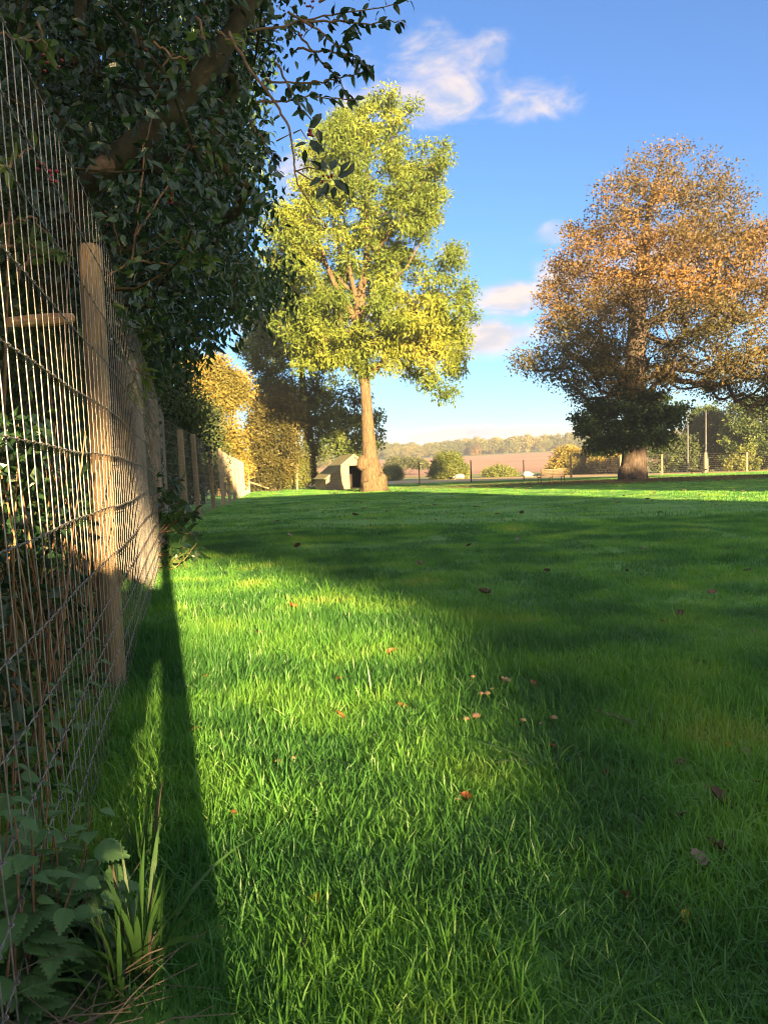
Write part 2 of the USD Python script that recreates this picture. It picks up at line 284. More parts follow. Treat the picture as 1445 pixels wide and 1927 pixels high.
GAP = shapely.Polygon([(-.15, 1.0), (.25, 1.2), (.8, 1.9), (1.25, 2.8), (1.56, 4.2), (1.58, 5.6), (1.25, 7.2), (.5, 8.6), (.0, 9.4), (-.75, 9.6), (-.75, 4.8), (-.15, 4.5)]).union(shapely.Polygon([(-.8, 12), (-.2, 12), (-.2, 14.2), (-.8, 14.6)]))  # openings shaped to let the sunlit patch and fence light through
def hole(u, R): return shapely.contains_xy(GAP, u, R)
screen('unseen_hedge', 'tall dense hedge out of view behind the camera, shaped to shade the near lawn', 'hedge', -1.2, 12.6, 38, lambda u, R: ~hole(u, R) & (R < 36.5) & (u < 12.4) & (R > (u - 2.6) * 1.1),
       lsize=.3,
       trunks=[(3.0, 9, .2), (7, 9, .2), (10.5, 9, .2)])  # out of view, height and gaps chosen for the shade on the lawn
screen('unseen_tree', 'unseen tall tree behind the camera, placed to shade the holly and near fence', 'tree', -7, -.6, 75, lambda u, R: (u < -.75) | ~hole(u, R), lsize=.6, trunks=[(-3.5, 18, .35)])  # unseen, placed to keep holly and upper fence in shade
screen('unseen_tree', 'unseen broad tree mass behind the camera on the right, placed to shade the oak', 'tree', 16.5, 43, 97, lambda u, R: (u > 16.9) & (R > 14) & ((R < 43) | (R > 50)) & (R < 82 + 14 * np.sin(u * .55) - np.clip(u - 30, 0, 20) * 2.2), lsize=.65, od=3.2, trunks=[(22, 18, .4), (31, 18, .4), (40, 16, .4)])  # out of view, bands of leaves set to darken oak and right lawn
p0 = -S_ * .75 + PERP * .022
part(thing('added_shade_post', 'added round post behind the viewpoint casting the shadow band of the viewer', 'post', tuple(p0)), 'post_shaft', tube([p0 + [0, 0, -.2], p0 + [0, 0, 1.9], p0 + [0, 0, 1.95]], [.054, .054, .035], 12), MT['post'], smooth=30)  # added post, its shadow stands in for the viewer's own

n = 14000; t_ = rng.uniform(-1.7, -.45, n); u_ = rng.uniform(-.7, -.02, n); z_ = rng.uniform(0, 1.4, n)
R_ = z_ / TE + t_; k_ = (R_ < 6.3) & (u_ < np.interp(R_, [2.5, 4.2], [-.19, -.06])); t_, u_, z_ = t_[k_], u_[k_], z_[k_]; n = len(t_)
P = S_ * t_[:, None] + PERP * u_[:, None]; P[:, 2] = z_; b_ = thing('unseen_bramble', 'unseen bramble clump behind the viewpoint, placed to shade the fence foot', 'bramble', tuple(S_ * -1.2 - PERP * .4))
v, f, *_ = leaves(P, rdir(rng, n), rdir(rng, n), .085, .06, detail=4); part(b_, 'foliage', (v, f), MT['hedge'], kind='stuff')  # unseen leaves, outline shaped to darken the grass beside the fence

# ------------------------------------------------------------------ grass
def blade_patch(rng, n, R, L0, L1, w0, w1, lean=.6, square=True):
    xy = rng.uniform(-R, R, (n, 2)); L = rng.uniform(L0, L1, n) * rng.choice([.6, 1, 1, 1.25], n); w = rng.uniform(w0, w1, n)
    a = rng.uniform(0, 2 * np.pi, n); le = np.abs(rng.normal(0, lean, n)) * .8 + .12
    d = np.stack([np.cos(a), np.sin(a), 0 * a], 1); b = rng.uniform(0, 2 * np.pi, n); s = np.stack([np.cos(b), np.sin(b), 0 * b], 1)
    P = np.concatenate([xy, np.full((n, 1), -.012)], 1); up = np.array([0, 0, 1.0])
    def pt(t): return P + d * (le * L * t ** 1.8)[:, None] + up * (L * (t - .42 * np.minimum(le, 1) * t ** 2.4))[:, None]
    c1, c2, c3 = pt(.35), pt(.72), pt(1.0); W = w[:, None] / 2
    v = np.stack([P - s * W * .8, P + s * W * .8, c1 - s * W, c1 + s * W, c2 - s * W * .75, c2 + s * W * .75, c3], 1)
    f = np.array([[0, 1, 3], [0, 3, 2], [2, 3, 5], [2, 5, 4], [4, 5, 6]])
    return v.reshape(-1, 3), (f[None] + (np.arange(n) * 7)[:, None, None]).reshape(-1, 3)
def instancer(path, protos, P, idx, rot, scale, mat, label=None, cat=None, kind='stuff', tilt=None):
    pi = UsdGeom.PointInstancer.Define(stage, path); rel = pi.CreatePrototypesRel()
    UsdGeom.Scope.Define(stage, path + '/kinds')
    for i, m in enumerate(protos):
        q = f'{path}/kinds/clump' + ('' if i == 0 else f'_{i:03d}'); usdkit.mesh(stage, q, m, mat); rel.AddTarget(q)
    pi.CreatePositionsAttr(Vt.Vec3fArray.FromNumpy(np.asarray(P, np.float32))); pi.CreateProtoIndicesAttr(Vt.IntArray.FromNumpy(np.asarray(idx, np.int32)))
    pi.CreateOrientationsAttr(Vt.QuathArray([Gf.Quath(float(math.cos(a / 2)), 0, 0, float(math.sin(a / 2))) for a in rot]))
    sc = np.asarray(scale, np.float32); sc = np.repeat(sc[:, None], 3, 1) if sc.ndim == 1 else sc
    pi.CreateScalesAttr(Vt.Vec3fArray.FromNumpy(sc)); tag(pi.GetPrim(), label, cat, None, kind)
def fence_x(y):
    """where the left fence stands"""
    y = np.asarray(y, float); return np.where(y < 13.0, -.302 - .26 * y, -3.68 - .14 * (y - 13.0))
def scatter(y0, y1, step, rng, edge=1.0):
    out = []
    for y in np.arange(y0, y1, step):
        xs = np.arange(-.60 * y - edge, .56 * y + edge, step); out.append(np.stack([xs + rng.uniform(-.5, .5, len(xs)) * step, y + rng.uniform(-.5, .5, len(xs)) * step], 1))
    return np.vstack(out)
def grass(path, y0, y1, step, proto_args, nproto, seed, smin, smax, edge, left=.25):
    r = np.random.default_rng(seed); protos = [blade_patch(r, *proto_args) for _ in range(nproto)]
    xy = scatter(y0, y1, step, r, edge); xy = xy[(xy[:, 0] > fence_x(xy[:, 1]) - np.where(xy[:, 1] < 1.7, -.16, left))]
    P = np.stack([xy[:, 0], xy[:, 1], ground(xy[:, 0], xy[:, 1])], 1); n = len(P)
    lump = meshkit.fbm(np.stack([P[:, 0] * .9, P[:, 1] * .9, 0 * P[:, 0]], -1), 3, 21)
    near = np.exp(-np.clip(P[:, 0] - fence_x(P[:, 1]), 0, 9) / .35)
    s = (smin + (smax - smin) * np.clip((lump - .25) * 2, 0, 1)) ; sz = s * (1 + .30 * near) * r.uniform(.85, 1.2, n)
    instancer(path, protos, P, r.integers(0, nproto, n), r.uniform(0, 6.28, n), np.stack([np.ones(n), np.ones(n), sz], 1), MT['grass'], 'short green lawn grass', 'grass')
grass('/World/grass', .55, 4.6, .26, (2100, .24, .030, .082, .0022, .0046, .85), 7, 31, .65, 1.3, .7)
grass('/World/grass_001', 4.5, 12.5, .62, (2300, .52, .026, .060, .0034, .0064, .9), 6, 32, .6, 1.35, 1.0)
grass('/World/grass_002', 12.2, 70, 1.9, (1600, 1.35, .022, .058, .009, .016, .95), 5, 33, .6, 1.4, 2.0, .6)

r_ = np.random.default_rng(35); protos_ = [blade_patch(r_, 26, .05, .08, .15, .0032, .0060, .55) for _ in range(6)]
xy = scatter(1.0, 8.5, .42, r_, .6); xy = xy[(xy[:, 0] > fence_x(xy[:, 1]) + .12)]; xy = xy[meshkit.noise(np.stack([xy[:, 0] * 1.2, xy[:, 1] * 1.2, 0 * xy[:, 0]], -1), 41) > .42]
instancer('/World/grass_003', protos_, np.stack([xy[:, 0], xy[:, 1], ground(xy[:, 0], xy[:, 1])], 1), r_.integers(0, 6, len(xy)), r_.uniform(0, 6.28, len(xy)), r_.uniform(.6, 1.1, len(xy)), MT['grass'], 'taller grass clumps in the lawn', 'grass')

# ------------------------------------------------------------------ fences
def wood_post(parent, base, top, r, mat, name='post', label=None, sides=12, seed=0):
    base, top = np.asarray(base, float), np.asarray(top, float); rr = np.random.default_rng(seed); n = 7
    t = np.concatenate([np.linspace(0, .985, n), [1.0]]); p = base + (top - base) * t[:, None]
    R = np.concatenate([r * (1 + rr.uniform(-.03, .03, n) + np.linspace(.05, -.03, n)), [r * .82]])
    return part(parent, name, tube(p, R, sides), mat, label, smooth=35)
HW = [.04, .13, .23, .34, .47, .62, .81, 1.02, 1.21, 1.41, 1.60, 1.78, 1.97]
rng = np.random.default_rng(5)
fdir = unit(np.array([-.26, 1, 0])); fin_ = np.array([-fdir[1], fdir[0], 0])      # along the near fence, and away from the lawn
def fpt(y, z, off=0.0):
    """a point of the near fence; it leans a little towards the hedge"""
    x = -.302 - .26 * y; lean = .038 * min(max(3.1 - y, 0) / 1.8, 1.2)
    return np.array([x, y, float(_prof(y)) + z]) + fin_ * (off + lean * z)
F = thing('wire_fence', 'near wire mesh fence with round timber post and weathered strainer post', 'fence', tuple(fpt(3.3, 0)))
wood_post(F, fpt(3.33, -.3, .052), fpt(3.33, 1.93, .052), .049, MT['post'], label='pale round timber post in the low sun', sides=16)
wood_post(F, fpt(7.15, -.3, .15), fpt(7.15, 2.02, .20), .135, MT['old_post'], name='strainer_post', label='thick grey weathered strainer post with cracks', sides=18, seed=2)
wood_post(F, fpt(6.1, .1, .10), fpt(7.0, 1.55, .12), .05, MT['old_post'], name='strut', sides=10, seed=3)
wood_post(F, fpt(10.2, -.3, .07), fpt(10.2, 1.98, .08), .065, MT['post'], name='post', sides=12, seed=4)
def wire_y(z, ph, y):   # sag and waviness of a line wire
    return z + .007 * np.sin(y * 2.1 + ph) + .002 * np.sin(y * 7.3 + ph * 2)
ph = rng.uniform(0, 6, len(HW)); ys = np.concatenate([np.arange(.62, 2.4, .078), np.arange(2.4, 3.6, .10), np.arange(3.6, 13.0, .125)])
for k, z in enumerate(HW):
    yy = np.arange(.6, 13.0, .0735 / 3)
    tw = .0015
    a = np.array([fpt(y, wire_y(z, ph[k], y) + tw * sin(i * 2.1), .0 + tw * cos(i * 2.1)) for i, y in enumerate(yy)])
    b = np.array([fpt(y, wire_y(z, ph[k], y) - tw * sin(i * 2.1), .0 - tw * cos(i * 2.1)) for i, y in enumerate(yy)])
    part(F, 'line_wire', cat_mesh([tube(a, .0011, 4), tube(b, .0011, 4)]), MT['wire'], smooth=True)
knots = []
for y in ys:
    pts, j = [], rng.uniform(-.004, .004, len(HW)); side = rng.choice([-1, 1])
    tops = [wire_y(z, p, y) for z, p in zip(HW, ph)]
    zz, oo, aa = [0.0], [0.0], [0.0]
    for k in range(len(HW)):
        z = tops[k]
        if k: m = (tops[k - 1] + z) / 2; zz.append(m); oo.append(.004); aa.append(side * .003 * (1 if k % 2 else -1) + rng.uniform(-.002, .002))
        zz.append(z); oo.append(.004); aa.append(j[k])
        c = fpt(y + j[k], z, -.002); e = .0036
        hel = [c + fdir * e * (t - .5) * 3.2 + np.array([0, 0, 1]) * .0034 * cos(t * 9.4) + fin_ * .0034 * sin(t * 9.4) for t in np.linspace(0, 1, 7)]
        knots.append(tube(hel, .0015, 4, False))
    part(F, 'vertical_wire', tube(np.array([fpt(y + b, max(z, -.02), o * .5) for z, b, o in zip(zz, aa, oo)]), .0016 if y < 3 else .0013, 5), MT['wire'], smooth=True)
part(F, 'wire_knots', cat_mesh(knots), MT['wire'], kind='stuff', smooth=True)

def far_fence(label, name, pts, posts, h, hw, vstep, pr, mat, seed, vr=.0016, lean=0.0, group=None, plabel=None):
    """posts: places along the line (metres); pts: the two ends"""
    rr = np.random.default_rng(seed); a, b = np.asarray(pts[0], float), np.asarray(pts[1], float); L = np.linalg.norm(b - a); d = (b - a) / L
    nl = np.array([-d[1], d[0]])
    def q(s, z, off=0): x = a + d * s + nl * off; return np.array([x[0], x[1], float(_prof(x[1])) + z])
    F = thing(name, label, 'fence', tuple(q(0, 0)))
    for i, s in enumerate(posts):
        hh = h * rr.uniform(.98, 1.05); t = rr.uniform(-.03, .03)
        wood_post(F, q(s, -.2, .05), q(s + t, hh, .05 + lean + rr.uniform(-.02, .02)), pr * rr.uniform(.9, 1.1), mat, sides=10, seed=seed * 50 + i)
    for z in hw:
        ss = np.linspace(0, L, max(3, int(L / 1.2)))
        part(F, 'line_wire', tube(np.array([q(s, z + .01 * sin(s * 1.7 + z * 9), lean * z / h) for s in ss]), vr * 1.15, 4), MT['wire'], smooth=True)
    if vstep:
        vw = [tube(np.array([q(s, 0), q(s + rr.uniform(-.01, .01), h * .5, lean * .5), q(s, hw[-1], lean)]), vr, 3, False) for s in np.arange(.03, L, vstep)]
        part(F, 'vertical_wires', cat_mesh(vw), MT['wire'], kind='stuff')
    return F
A0, A1 = (float(fence_x(13.0)), 13.0), (float(fence_x(54.0)), 54.0)
yposts = [13.0, 15.8, 18.4, 22.9, 27.2, 30.9, 34.6, 38.2, 42, 46, 50, 53.6]
far_fence('long wire mesh fence running along the hedge to the far corner', 'wire_fence', (A0, A1), [(y - 13) * 1.0098 for y in yposts], 1.95, HW, .10, .062, MT['post'], 7, vr=.0014, lean=.06)
C0 = np.array([-9.42, 54.0]); 
def lnpt(px, Y): p = at(px, 890, Y); return np.array([p[0], Y])
far_fence('low wire fence in front of the field shelter', 'wire_fence', (C0, lnpt(590, 58)), [4.2], 1.9, [.1, .35, .6, .85, 1.1, 1.35, 1.6, 1.85], 0, .075, MT['post'], 8, vr=.004)
far_fence('dark post and wire fence across the middle of the pasture', 'wire_fence', (lnpt(590, 58), lnpt(1075, 72)), [float(np.linalg.norm(lnpt(px, Y) - lnpt(590, 58))) for px, Y in ((787, 63.2), (884, 66), (982, 69.2))], 1.85, [.15, .6, 1.1, 1.7], 0, .05, MT['dark_bark'], 9, vr=.002)
far_fence('wire fence with pale timber posts behind the big oak', 'wire_fence', (lnpt(1075, 72), lnpt(1540, 78)), [.0, 5.2, 9.6, 14.4, 19.1, 23.8], 1.95, [.1, .3, .5, .7, .9, 1.1, 1.3, 1.5, 1.7, 1.9], 0, .10, MT['post'], 10, vr=.0025)
w = gp(486, 916); Y = 55.0
rail = single('fallen_rail', tube([at(462, 905, 54.3), at(482, 911, 54.8), at(506, 919, 55.5)], [.07, .075, .06], 8), MT['post'], 'lit timber rail leaning down at the far fence corner', 'rail', smooth=35)

# ------------------------------------------------------------------ trees
def skeleton(rng, trunk, targets, rtip=.02, zbias=.45, jit=.10, expo=.5, step=.7):
    """trunk: a polyline (n,3); targets: clump centres. Returns tubes: [(path, radii, order, weight)] and the trunk's radii"""
    nodes = [np.asarray(p, float) for p in trunk]; parent = [-1] + list(range(len(trunk) - 1)); weight = [0] * len(nodes); paths = []
    ax = np.array(nodes)
    order = np.argsort([np.min(np.linalg.norm(ax - t, axis=1)) for t in targets])
    dep = [0.0] * len(nodes)
    for o in order:
        t = targets[o]; N = np.array(nodes); dv = t - N; hor = np.linalg.norm(dv[:, :2], axis=1)
        cost = np.linalg.norm(dv, axis=1) + zbias * np.maximum(0, hor * .55 - dv[:, 2]) + np.array(dep) * .12
        i = int(np.argmin(cost)); L = np.linalg.norm(t - N[i]); m = max(2, int(L / step) + 1); s = np.linspace(0, 1, m + 1)[1:, None]
        mid = np.array([0, 0, -1.0]) * L * rng.uniform(-.02, .14)
        p = N[i] + (t - N[i]) * s + mid * (4 * s * (1 - s)) + rng.normal(0, jit * L / m ** .5, (m, 3)) * (s * (1 - s) * 3)
        p[-1] = t; path = [i]
        for q in p:
            nodes.append(q); parent.append(path[-1]); weight.append(0); dep.append(dep[path[-1]] + L / m); path.append(len(nodes) - 1)
        k = path[-1]
        while k >= 0: weight[k] += 1; k = parent[k]
        paths.append(path)
    out = []
    for path in paths:
        W = np.array([weight[k] for k in path], float); W[0] = min(W[0], W[1] * 1.25); out.append((np.array([nodes[k] for k in path]), rtip * W ** expo, path[0] < len(trunk), W[1]))
    return out, rtip * np.array(weight[:len(trunk)], float) ** expo
def inside_outline(rows, xc, depth, rng, n, y0, flat=.85, zlo=None):
    """random points of a crown: rows of (z, left x, right x); depth radius = flat * half width"""
    Z = np.array([r[0] for r in rows]); Lx = np.array([r[1] for r in rows]); Rx = np.array([r[2] for r in rows]); o = np.argsort(Z); Z, Lx, Rx = Z[o], Lx[o], Rx[o]
    out = np.zeros((0, 3))
    while len(out) < n:
        z = rng.uniform(Z[0], Z[-1], n * 3); x = rng.uniform(Lx.min(), Rx.max(), n * 3); v = rng.uniform(-1, 1, n * 3); wmax = (Rx - Lx).max() / 2
        l, r = np.interp(z, Z, Lx), np.interp(z, Z, Rx); c, h = (l + r) / 2, np.maximum((r - l) / 2, .05); yy = v * wmax * flat
        k = ((x - c) / h) ** 2 + (yy / (h * flat)) ** 2 < 1; rho = np.sqrt(((x - c) / h) ** 2 + (yy / (h * flat)) ** 2)
        k &= rng.uniform(0, 1, n * 3) < .35 + .65 * rho
        out = np.vstack([out, np.stack([x, y0 + yy, z], 1)[k]])
    return out[:n]
def rows_at(Y, rows):
    return [(at((l + r) / 2, py, Y)[2], at(l, py, Y)[0], at(r, py, Y)[0]) for py, l, r in rows]
def spaced(P, dmin):
    keep = []
    for p in P:
        if not keep or np.min(np.sum((np.array(keep) - p) ** 2, 1)) > dmin * dmin: keep.append(p)
    return np.array(keep)
def clump_leaves(rng, C, per, rad_, L, W, mat, hang=.0, flat=.7, detail=2, spread_=.5):
    n = len(C) * per; P = np.repeat(C, per, 0) + np.clip(rng.normal(size=(n, 3)), -2.0, 2.0) * np.repeat(np.broadcast_to(rad_, (len(C),)), per)[:, None] * np.array([1, 1, flat]) * spread_
    D = unit(rdir(rng, n) + np.array([0, 0, -hang])); N = unit(rdir(rng, n) + np.array([0, 0, .8]))
    return leaves(P, D, N, L * rng.uniform(.7, 1.25, n), W * rng.uniform(.7, 1.25, n), detail=detail)
def tree(name, label, trunk, trad, C, per, crad, L, W, leaf, bark, rng, rtip=.02, flare=None, group=None, hang=.2, minlimb=10, zbias=.45, parts=True, catg='tree', spread_=.5, low=None):
    T = thing(name, label, catg, tuple(trunk[0]), group)
    tubes, tw = skeleton(rng, trunk, C, rtip, zbias)
    part(T, 'trunk', tube(trunk, trad, 14), bark, smooth=True)
    small = []
    for p, r, first, w_ in sorted(tubes, key=lambda q: -q[3]):
        r = np.minimum(r, np.interp(p[0][2], [q[2] for q in trunk], trad) * .62) if first else r
        if w_ >= minlimb: part(T, 'limb', tube(p, r, 8, False), bark, smooth=True)
        else: small.append(tube(p, r, 4, False))
    if small: part(T, 'branches', cat_mesh(small), bark, kind='stuff', smooth=True)
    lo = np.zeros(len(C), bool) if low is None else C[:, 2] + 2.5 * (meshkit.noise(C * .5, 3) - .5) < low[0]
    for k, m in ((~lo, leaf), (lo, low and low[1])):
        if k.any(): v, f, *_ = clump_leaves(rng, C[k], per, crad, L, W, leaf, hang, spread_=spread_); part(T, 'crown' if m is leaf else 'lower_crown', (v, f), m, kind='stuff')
    return T

# the ash in the middle
rng = np.random.default_rng(21); YA = 44.0
def path_px(Y, pts): return np.array([at(px, py, Y) for px, py in pts])
tr = path_px(YA, [(704, 927), (703, 912), (700, 890), (696, 860), (694, 830), (692, 800), (690, 765), (688, 735), (683, 700), (680, 660), (677, 620), (676, 585), (681, 545), (688, 500), (692, 450), (690, 400), (693, 350), (690, 300), (688, 260)])
tr[0, 2] = float(ground(tr[0, 0], YA)) - .15
trr = np.array([.95, .78, .66, .45, .40, .36, .32, .30, .31, .33, .34, .34, .25, .20, .16, .12, .09, .06, .03])
ROW = rows_at(YA, [(182, 690, 765), (205, 640, 785), (235, 605, 792), (270, 560, 832), (330, 525, 846), (400, 505, 845), (450, 492, 850), (500, 500, 868), (550, 500, 895), (600, 500, 897), (640, 530, 880)])
C = inside_outline(ROW, 0, 0, rng, 1500, YA, .8)
n_ = meshkit.fbm(C * .42, 2, 4); C = C[n_ > .455]
ax_ = np.interp(C[:, 2], tr[:, 2], tr[:, 0]); C = C[~((np.abs(C[:, 0] - ax_) < .7) & (C[:, 1] < YA + .3) & (C[:, 2] < at(680, 545, YA)[2]) & (C[:, 2] > at(680, 632, YA)[2]))]
C = spaced(C, .66)[:400]
ex = np.vstack([inside_outline(rows_at(YA, [(625, 540, 640), (660, 550, 660), (690, 570, 640)]), 0, 0, rng, 26, YA - .5, .8), inside_outline(rows_at(YA, [(600, 770, 880), (650, 740, 880), (700, 755, 868), (755, 770, 840)]), 0, 0, rng, 44, YA, .8),
                inside_outline(rows_at(YA, [(640, 650, 760), (680, 655, 750), (715, 670, 740)]), 0, 0, rng, 24, YA - .6, .9)])
tree('ash_tree', 'tall yellow green ash tree with pale bare trunk beside the shelter', tr, trr, np.vstack([C, ex]), 175, .60, .28, .095, MT['ash_leaf'], MT['ash_bark'], rng, rtip=.017, hang=.45, spread_=.56)
# the main fork, the burr and the root flare at its foot
ASH = '/World/ash_tree'
for pts, r0 in (([(677, 618), (655, 575), (632, 540), (615, 500), (600, 450), (585, 400)], .2), ([(678, 600), (705, 555), (735, 530), (765, 505), (790, 460)], .17), ([(676, 585), (665, 540), (655, 490), (650, 430), (640, 360)], .17), ([(680, 655), (650, 642), (615, 640), (580, 630)], .12), ([(682, 640), (725, 612), (765, 615), (800, 640), (815, 690)], .13), ([(686, 500), (725, 450), (752, 400), (765, 340)], .12)):
    q = path_px(YA - .25, pts); q[:, 1] += np.linspace(.25, -.5, len(q)); part(ASH, 'limb', tube(np.stack([np.interp(np.linspace(0, len(q) - 1, 24), np.arange(len(q)), q[:, k]) for k in range(3)], 1), np.linspace(r0, .04, 24), 8), MT['ash_bark'], smooth=True)
def lump(c, r, seed, sub=3, amp=.25, freq=2.0):
    import trimesh
    m = trimesh.creation.icosphere(sub); v = m.vertices * (1 + amp * 2 * (meshkit.fbm(m.vertices * freq + seed, 3, seed)[:, None] - .5)); return v * np.asarray(r) + np.asarray(c), m.faces
part(ASH, 'burr', lump(at(683, 872, YA - .3), (.36, .36, .45), 3), MT['ash_bark'], smooth=True)
part(ASH, 'root_flare', lump(at(715, 908, YA - .35), (.40, .45, .62), 5), MT['ash_bark'], smooth=True)
part(ASH, 'root_flare', lump(at(694, 918, YA - .45), (.42, .45, .5), 6), MT['ash_bark'], smooth=True)

# the oak on the right
rng = np.random.default_rng(22); YO = 49.0
tr = path_px(YO, [(1191, 905), (1191, 895), (1192, 880), (1193, 860), (1194, 830), (1194, 790), (1194, 750), (1195, 710), (1196, 670), (1198, 630), (1200, 590), (1204, 540), (1208, 480), (1218, 420), (1228, 360), (1244, 310), (1258, 270)])
tr[0, 2] = float(ground(tr[0, 0], YO)) - .2
trr = np.array([1.02, .93, .82, .76, .72, .70, .68, .66, .64, .58, .50, .40, .30, .22, .15, .09, .04])
ROW = rows_at(YO, [(252, 1255, 1282), (275, 1220, 1285), (300, 1190, 1320), (345, 1125, 1365), (380, 1085, 1392), (420, 1062, 1425), (470, 1040, 1455), (520, 1018, 1485), (570, 1010, 1500), (620, 1005, 1510), (660, 1010, 1515), (700, 1035, 1520), (735, 1075, 1520)])
C = inside_outline(ROW, 0, 0, rng, 2200, YO, .85)
C = C[(meshkit.fbm(C * .5, 2, 14) > .40)]
C = C[~((np.abs(C[:, 0] - 16.2) < 1.3) & (C[:, 1] < YO + .4) & (C[:, 2] < at(1195, 625, YO)[2]))]
zz_ = at(1250, 720, YO)[2]; C = C[~((C[:, 2] < zz_) & (C[:, 0] > at(1215, 740, YO)[0]) & (C[:, 0] < at(1330, 740, YO)[0]))]
C = spaced(C, .60)[:760]
ex = np.vstack([inside_outline(rows_at(YO, [(655, 970, 1040), (690, 965, 1040), (712, 1000, 1060)]), 0, 0, rng, 12, YO, .8), inside_outline(rows_at(YO, [(690, 1330, 1520), (740, 1340, 1520), (790, 1425, 1500)]), 0, 0, rng, 40, YO, .8)])
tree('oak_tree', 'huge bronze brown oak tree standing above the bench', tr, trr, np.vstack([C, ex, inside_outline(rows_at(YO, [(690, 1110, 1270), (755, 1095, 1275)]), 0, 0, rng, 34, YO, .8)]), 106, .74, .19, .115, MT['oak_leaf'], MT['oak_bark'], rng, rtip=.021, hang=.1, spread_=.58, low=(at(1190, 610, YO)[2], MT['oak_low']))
OAK = '/World/oak_tree'
for k, (px, py, r) in enumerate([(1176, 893, (.42, .5, .75)), (1204, 893, (.45, .5, .8)), (1190, 897, (.5, .6, .5))]):
    part(OAK, 'root_flare', lump(at(px, py, YO - .35), r, 30 + k, amp=.15), MT['oak_bark'], smooth=True)
# its dark skirt of young shoots round the trunk
C = np.vstack([inside_outline(rows_at(YO, [(742, 1120, 1255), (770, 1085, 1282), (800, 1082, 1285), (825, 1090, 1275), (845, 1125, 1250)]), 0, 0, rng, 90, YO, .8), inside_outline(rows_at(YO, [(820, 1100, 1160), (848, 1110, 1160)]), 0, 0, rng, 12, YO - 1, .9)])
v, f, *_ = clump_leaves(rng, C, 200, .6, .22, .14, None, .1)
part(OAK, 'basal_shoots', (v, f), MT['oak_green'], 'dark green leafy shoots sprouting round the trunk', kind='stuff')

# ------------------------------------------------------------------ shelter, bench, sheep, trough, poles
MT['board'] = roughmat('board', [(.16, .115, .08), (.23, .17, .12), (.28, .215, .155)], scale=3.0, stretch=(.6, .6, 6), bump=.2, dist=.01)
MT['felt'] = roughmat('roof_felt', [(.15, .155, .08), (.20, .20, .11), (.24, .23, .14)], scale=2.0, bump=.3, dist=.01)
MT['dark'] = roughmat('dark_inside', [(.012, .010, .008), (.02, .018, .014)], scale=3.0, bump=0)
MT['pole'] = roughmat('pole', [(.06, .065, .075), (.10, .105, .115)], scale=4.0, bump=.1)
MT['bench_wood'] = roughmat('bench_wood', [(.11, .085, .06), (.17, .135, .10)], scale=6.0, stretch=(.4, 4, 4), bump=.2, dist=.004)
MT['black'] = roughmat('black_plastic', [(.010, .010, .012), (.02, .02, .022)], scale=4.0, bump=.1, rough=.5)
MT['wool'] = roughmat('wool', [(.50, .40, .32), (.66, .56, .47)], scale=14.0, bump=.8, dist=.04)
YS = 52.5
sb = at(612, 916, YS); sb[2] = float(ground(sb[0], sb[1])) + .02
yaw = rad(17); ex_ = np.array([cos(yaw), sin(yaw), 0]); ey_ = np.array([-sin(yaw), cos(yaw), 0]); ez_ = np.array([0, 0, 1.0])
o_ = np.array([at(614, 915, YS)[0], YS, sb[2]])                # front left corner
def sl(x, y, z): return o_ + ex_ * x + ey_ * y + ez_ * z
Wd, Dp, He, Hr = 4.0, 3.4, .80, 2.35
SH = thing('field_shelter', 'low timber field shelter with pale green roof and dark doorway', 'shed', tuple(sl(Wd / 2, 0, 0)))
nb = 13; bh = Hr / nb; axs = [ex_, ey_, ez_]; D0x, D1x = 1.62, 2.75
for i in range(nb):
    z = (i + .5) * bh; half = Wd / 2 if z < He else Wd / 2 * (Hr - z) / (Hr - He)
    x0, x1 = Wd / 2 - half, Wd / 2 + half
    segs = [(x0, min(D0x, x1)), (max(D1x, x0), x1)] if z < 1.62 else [(x0, x1)]
    for a, b in segs:
        if b - a > .05: part(SH, 'board', box(sl((a + b) / 2, -.012 - .004 * (i % 2), z), (b - a, .024, bh * .965), axs), MT['board'])
for i in range(5):
    z = (i + .5) * He / 5
    for x in (-.012, Wd + .012): part(SH, 'board', box(sl(x, Dp / 2, z), (.024, Dp, He / 5 * .965), axs), MT['board'])
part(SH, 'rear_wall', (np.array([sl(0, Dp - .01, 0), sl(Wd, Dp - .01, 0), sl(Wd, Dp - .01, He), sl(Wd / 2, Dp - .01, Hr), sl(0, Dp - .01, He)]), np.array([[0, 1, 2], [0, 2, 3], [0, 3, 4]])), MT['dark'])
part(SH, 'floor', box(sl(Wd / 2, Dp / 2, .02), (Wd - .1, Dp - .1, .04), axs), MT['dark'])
for s_ in (-1, 1):
    rl = math.hypot(Wd / 2, Hr - He); sd = unit(ex_ * Wd / 2 * (-s_) + ez_ * (Hr - He)); up_ = np.cross(sd, ey_) * (1 if np.cross(sd, ey_)[2] > 0 else -1)
    for k in range(2):
        c = sl(Wd / 2 + s_ * Wd / 4, Dp / 2, (He + Hr) / 2) + up_ * (.04 + .0 * k) + sd * ((k - .5) * (rl / 2 + .08) - .05)
        part(SH, 'roof_panel', box(c + up_ * .012 * k, (rl / 2 + .14, Dp + .36, .05), [sd, ey_, up_]), MT['felt'])
    part(SH, 'bargeboard', box(sl(Wd / 2 + s_ * Wd / 4, -.22, (He + Hr) / 2 + .0), (rl + .1, .03, .14), [sd, ey_, up_]), MT['board'])
for x in (D0x, D1x): part(SH, 'door_post', box(sl(x, -.035, .83), (.09, .05, 1.66), axs), MT['board'])
part(SH, 'door_lintel', box(sl((D0x + D1x) / 2, -.036, 1.67), (D1x - D0x + .18, .05, .08), axs), MT['board'])

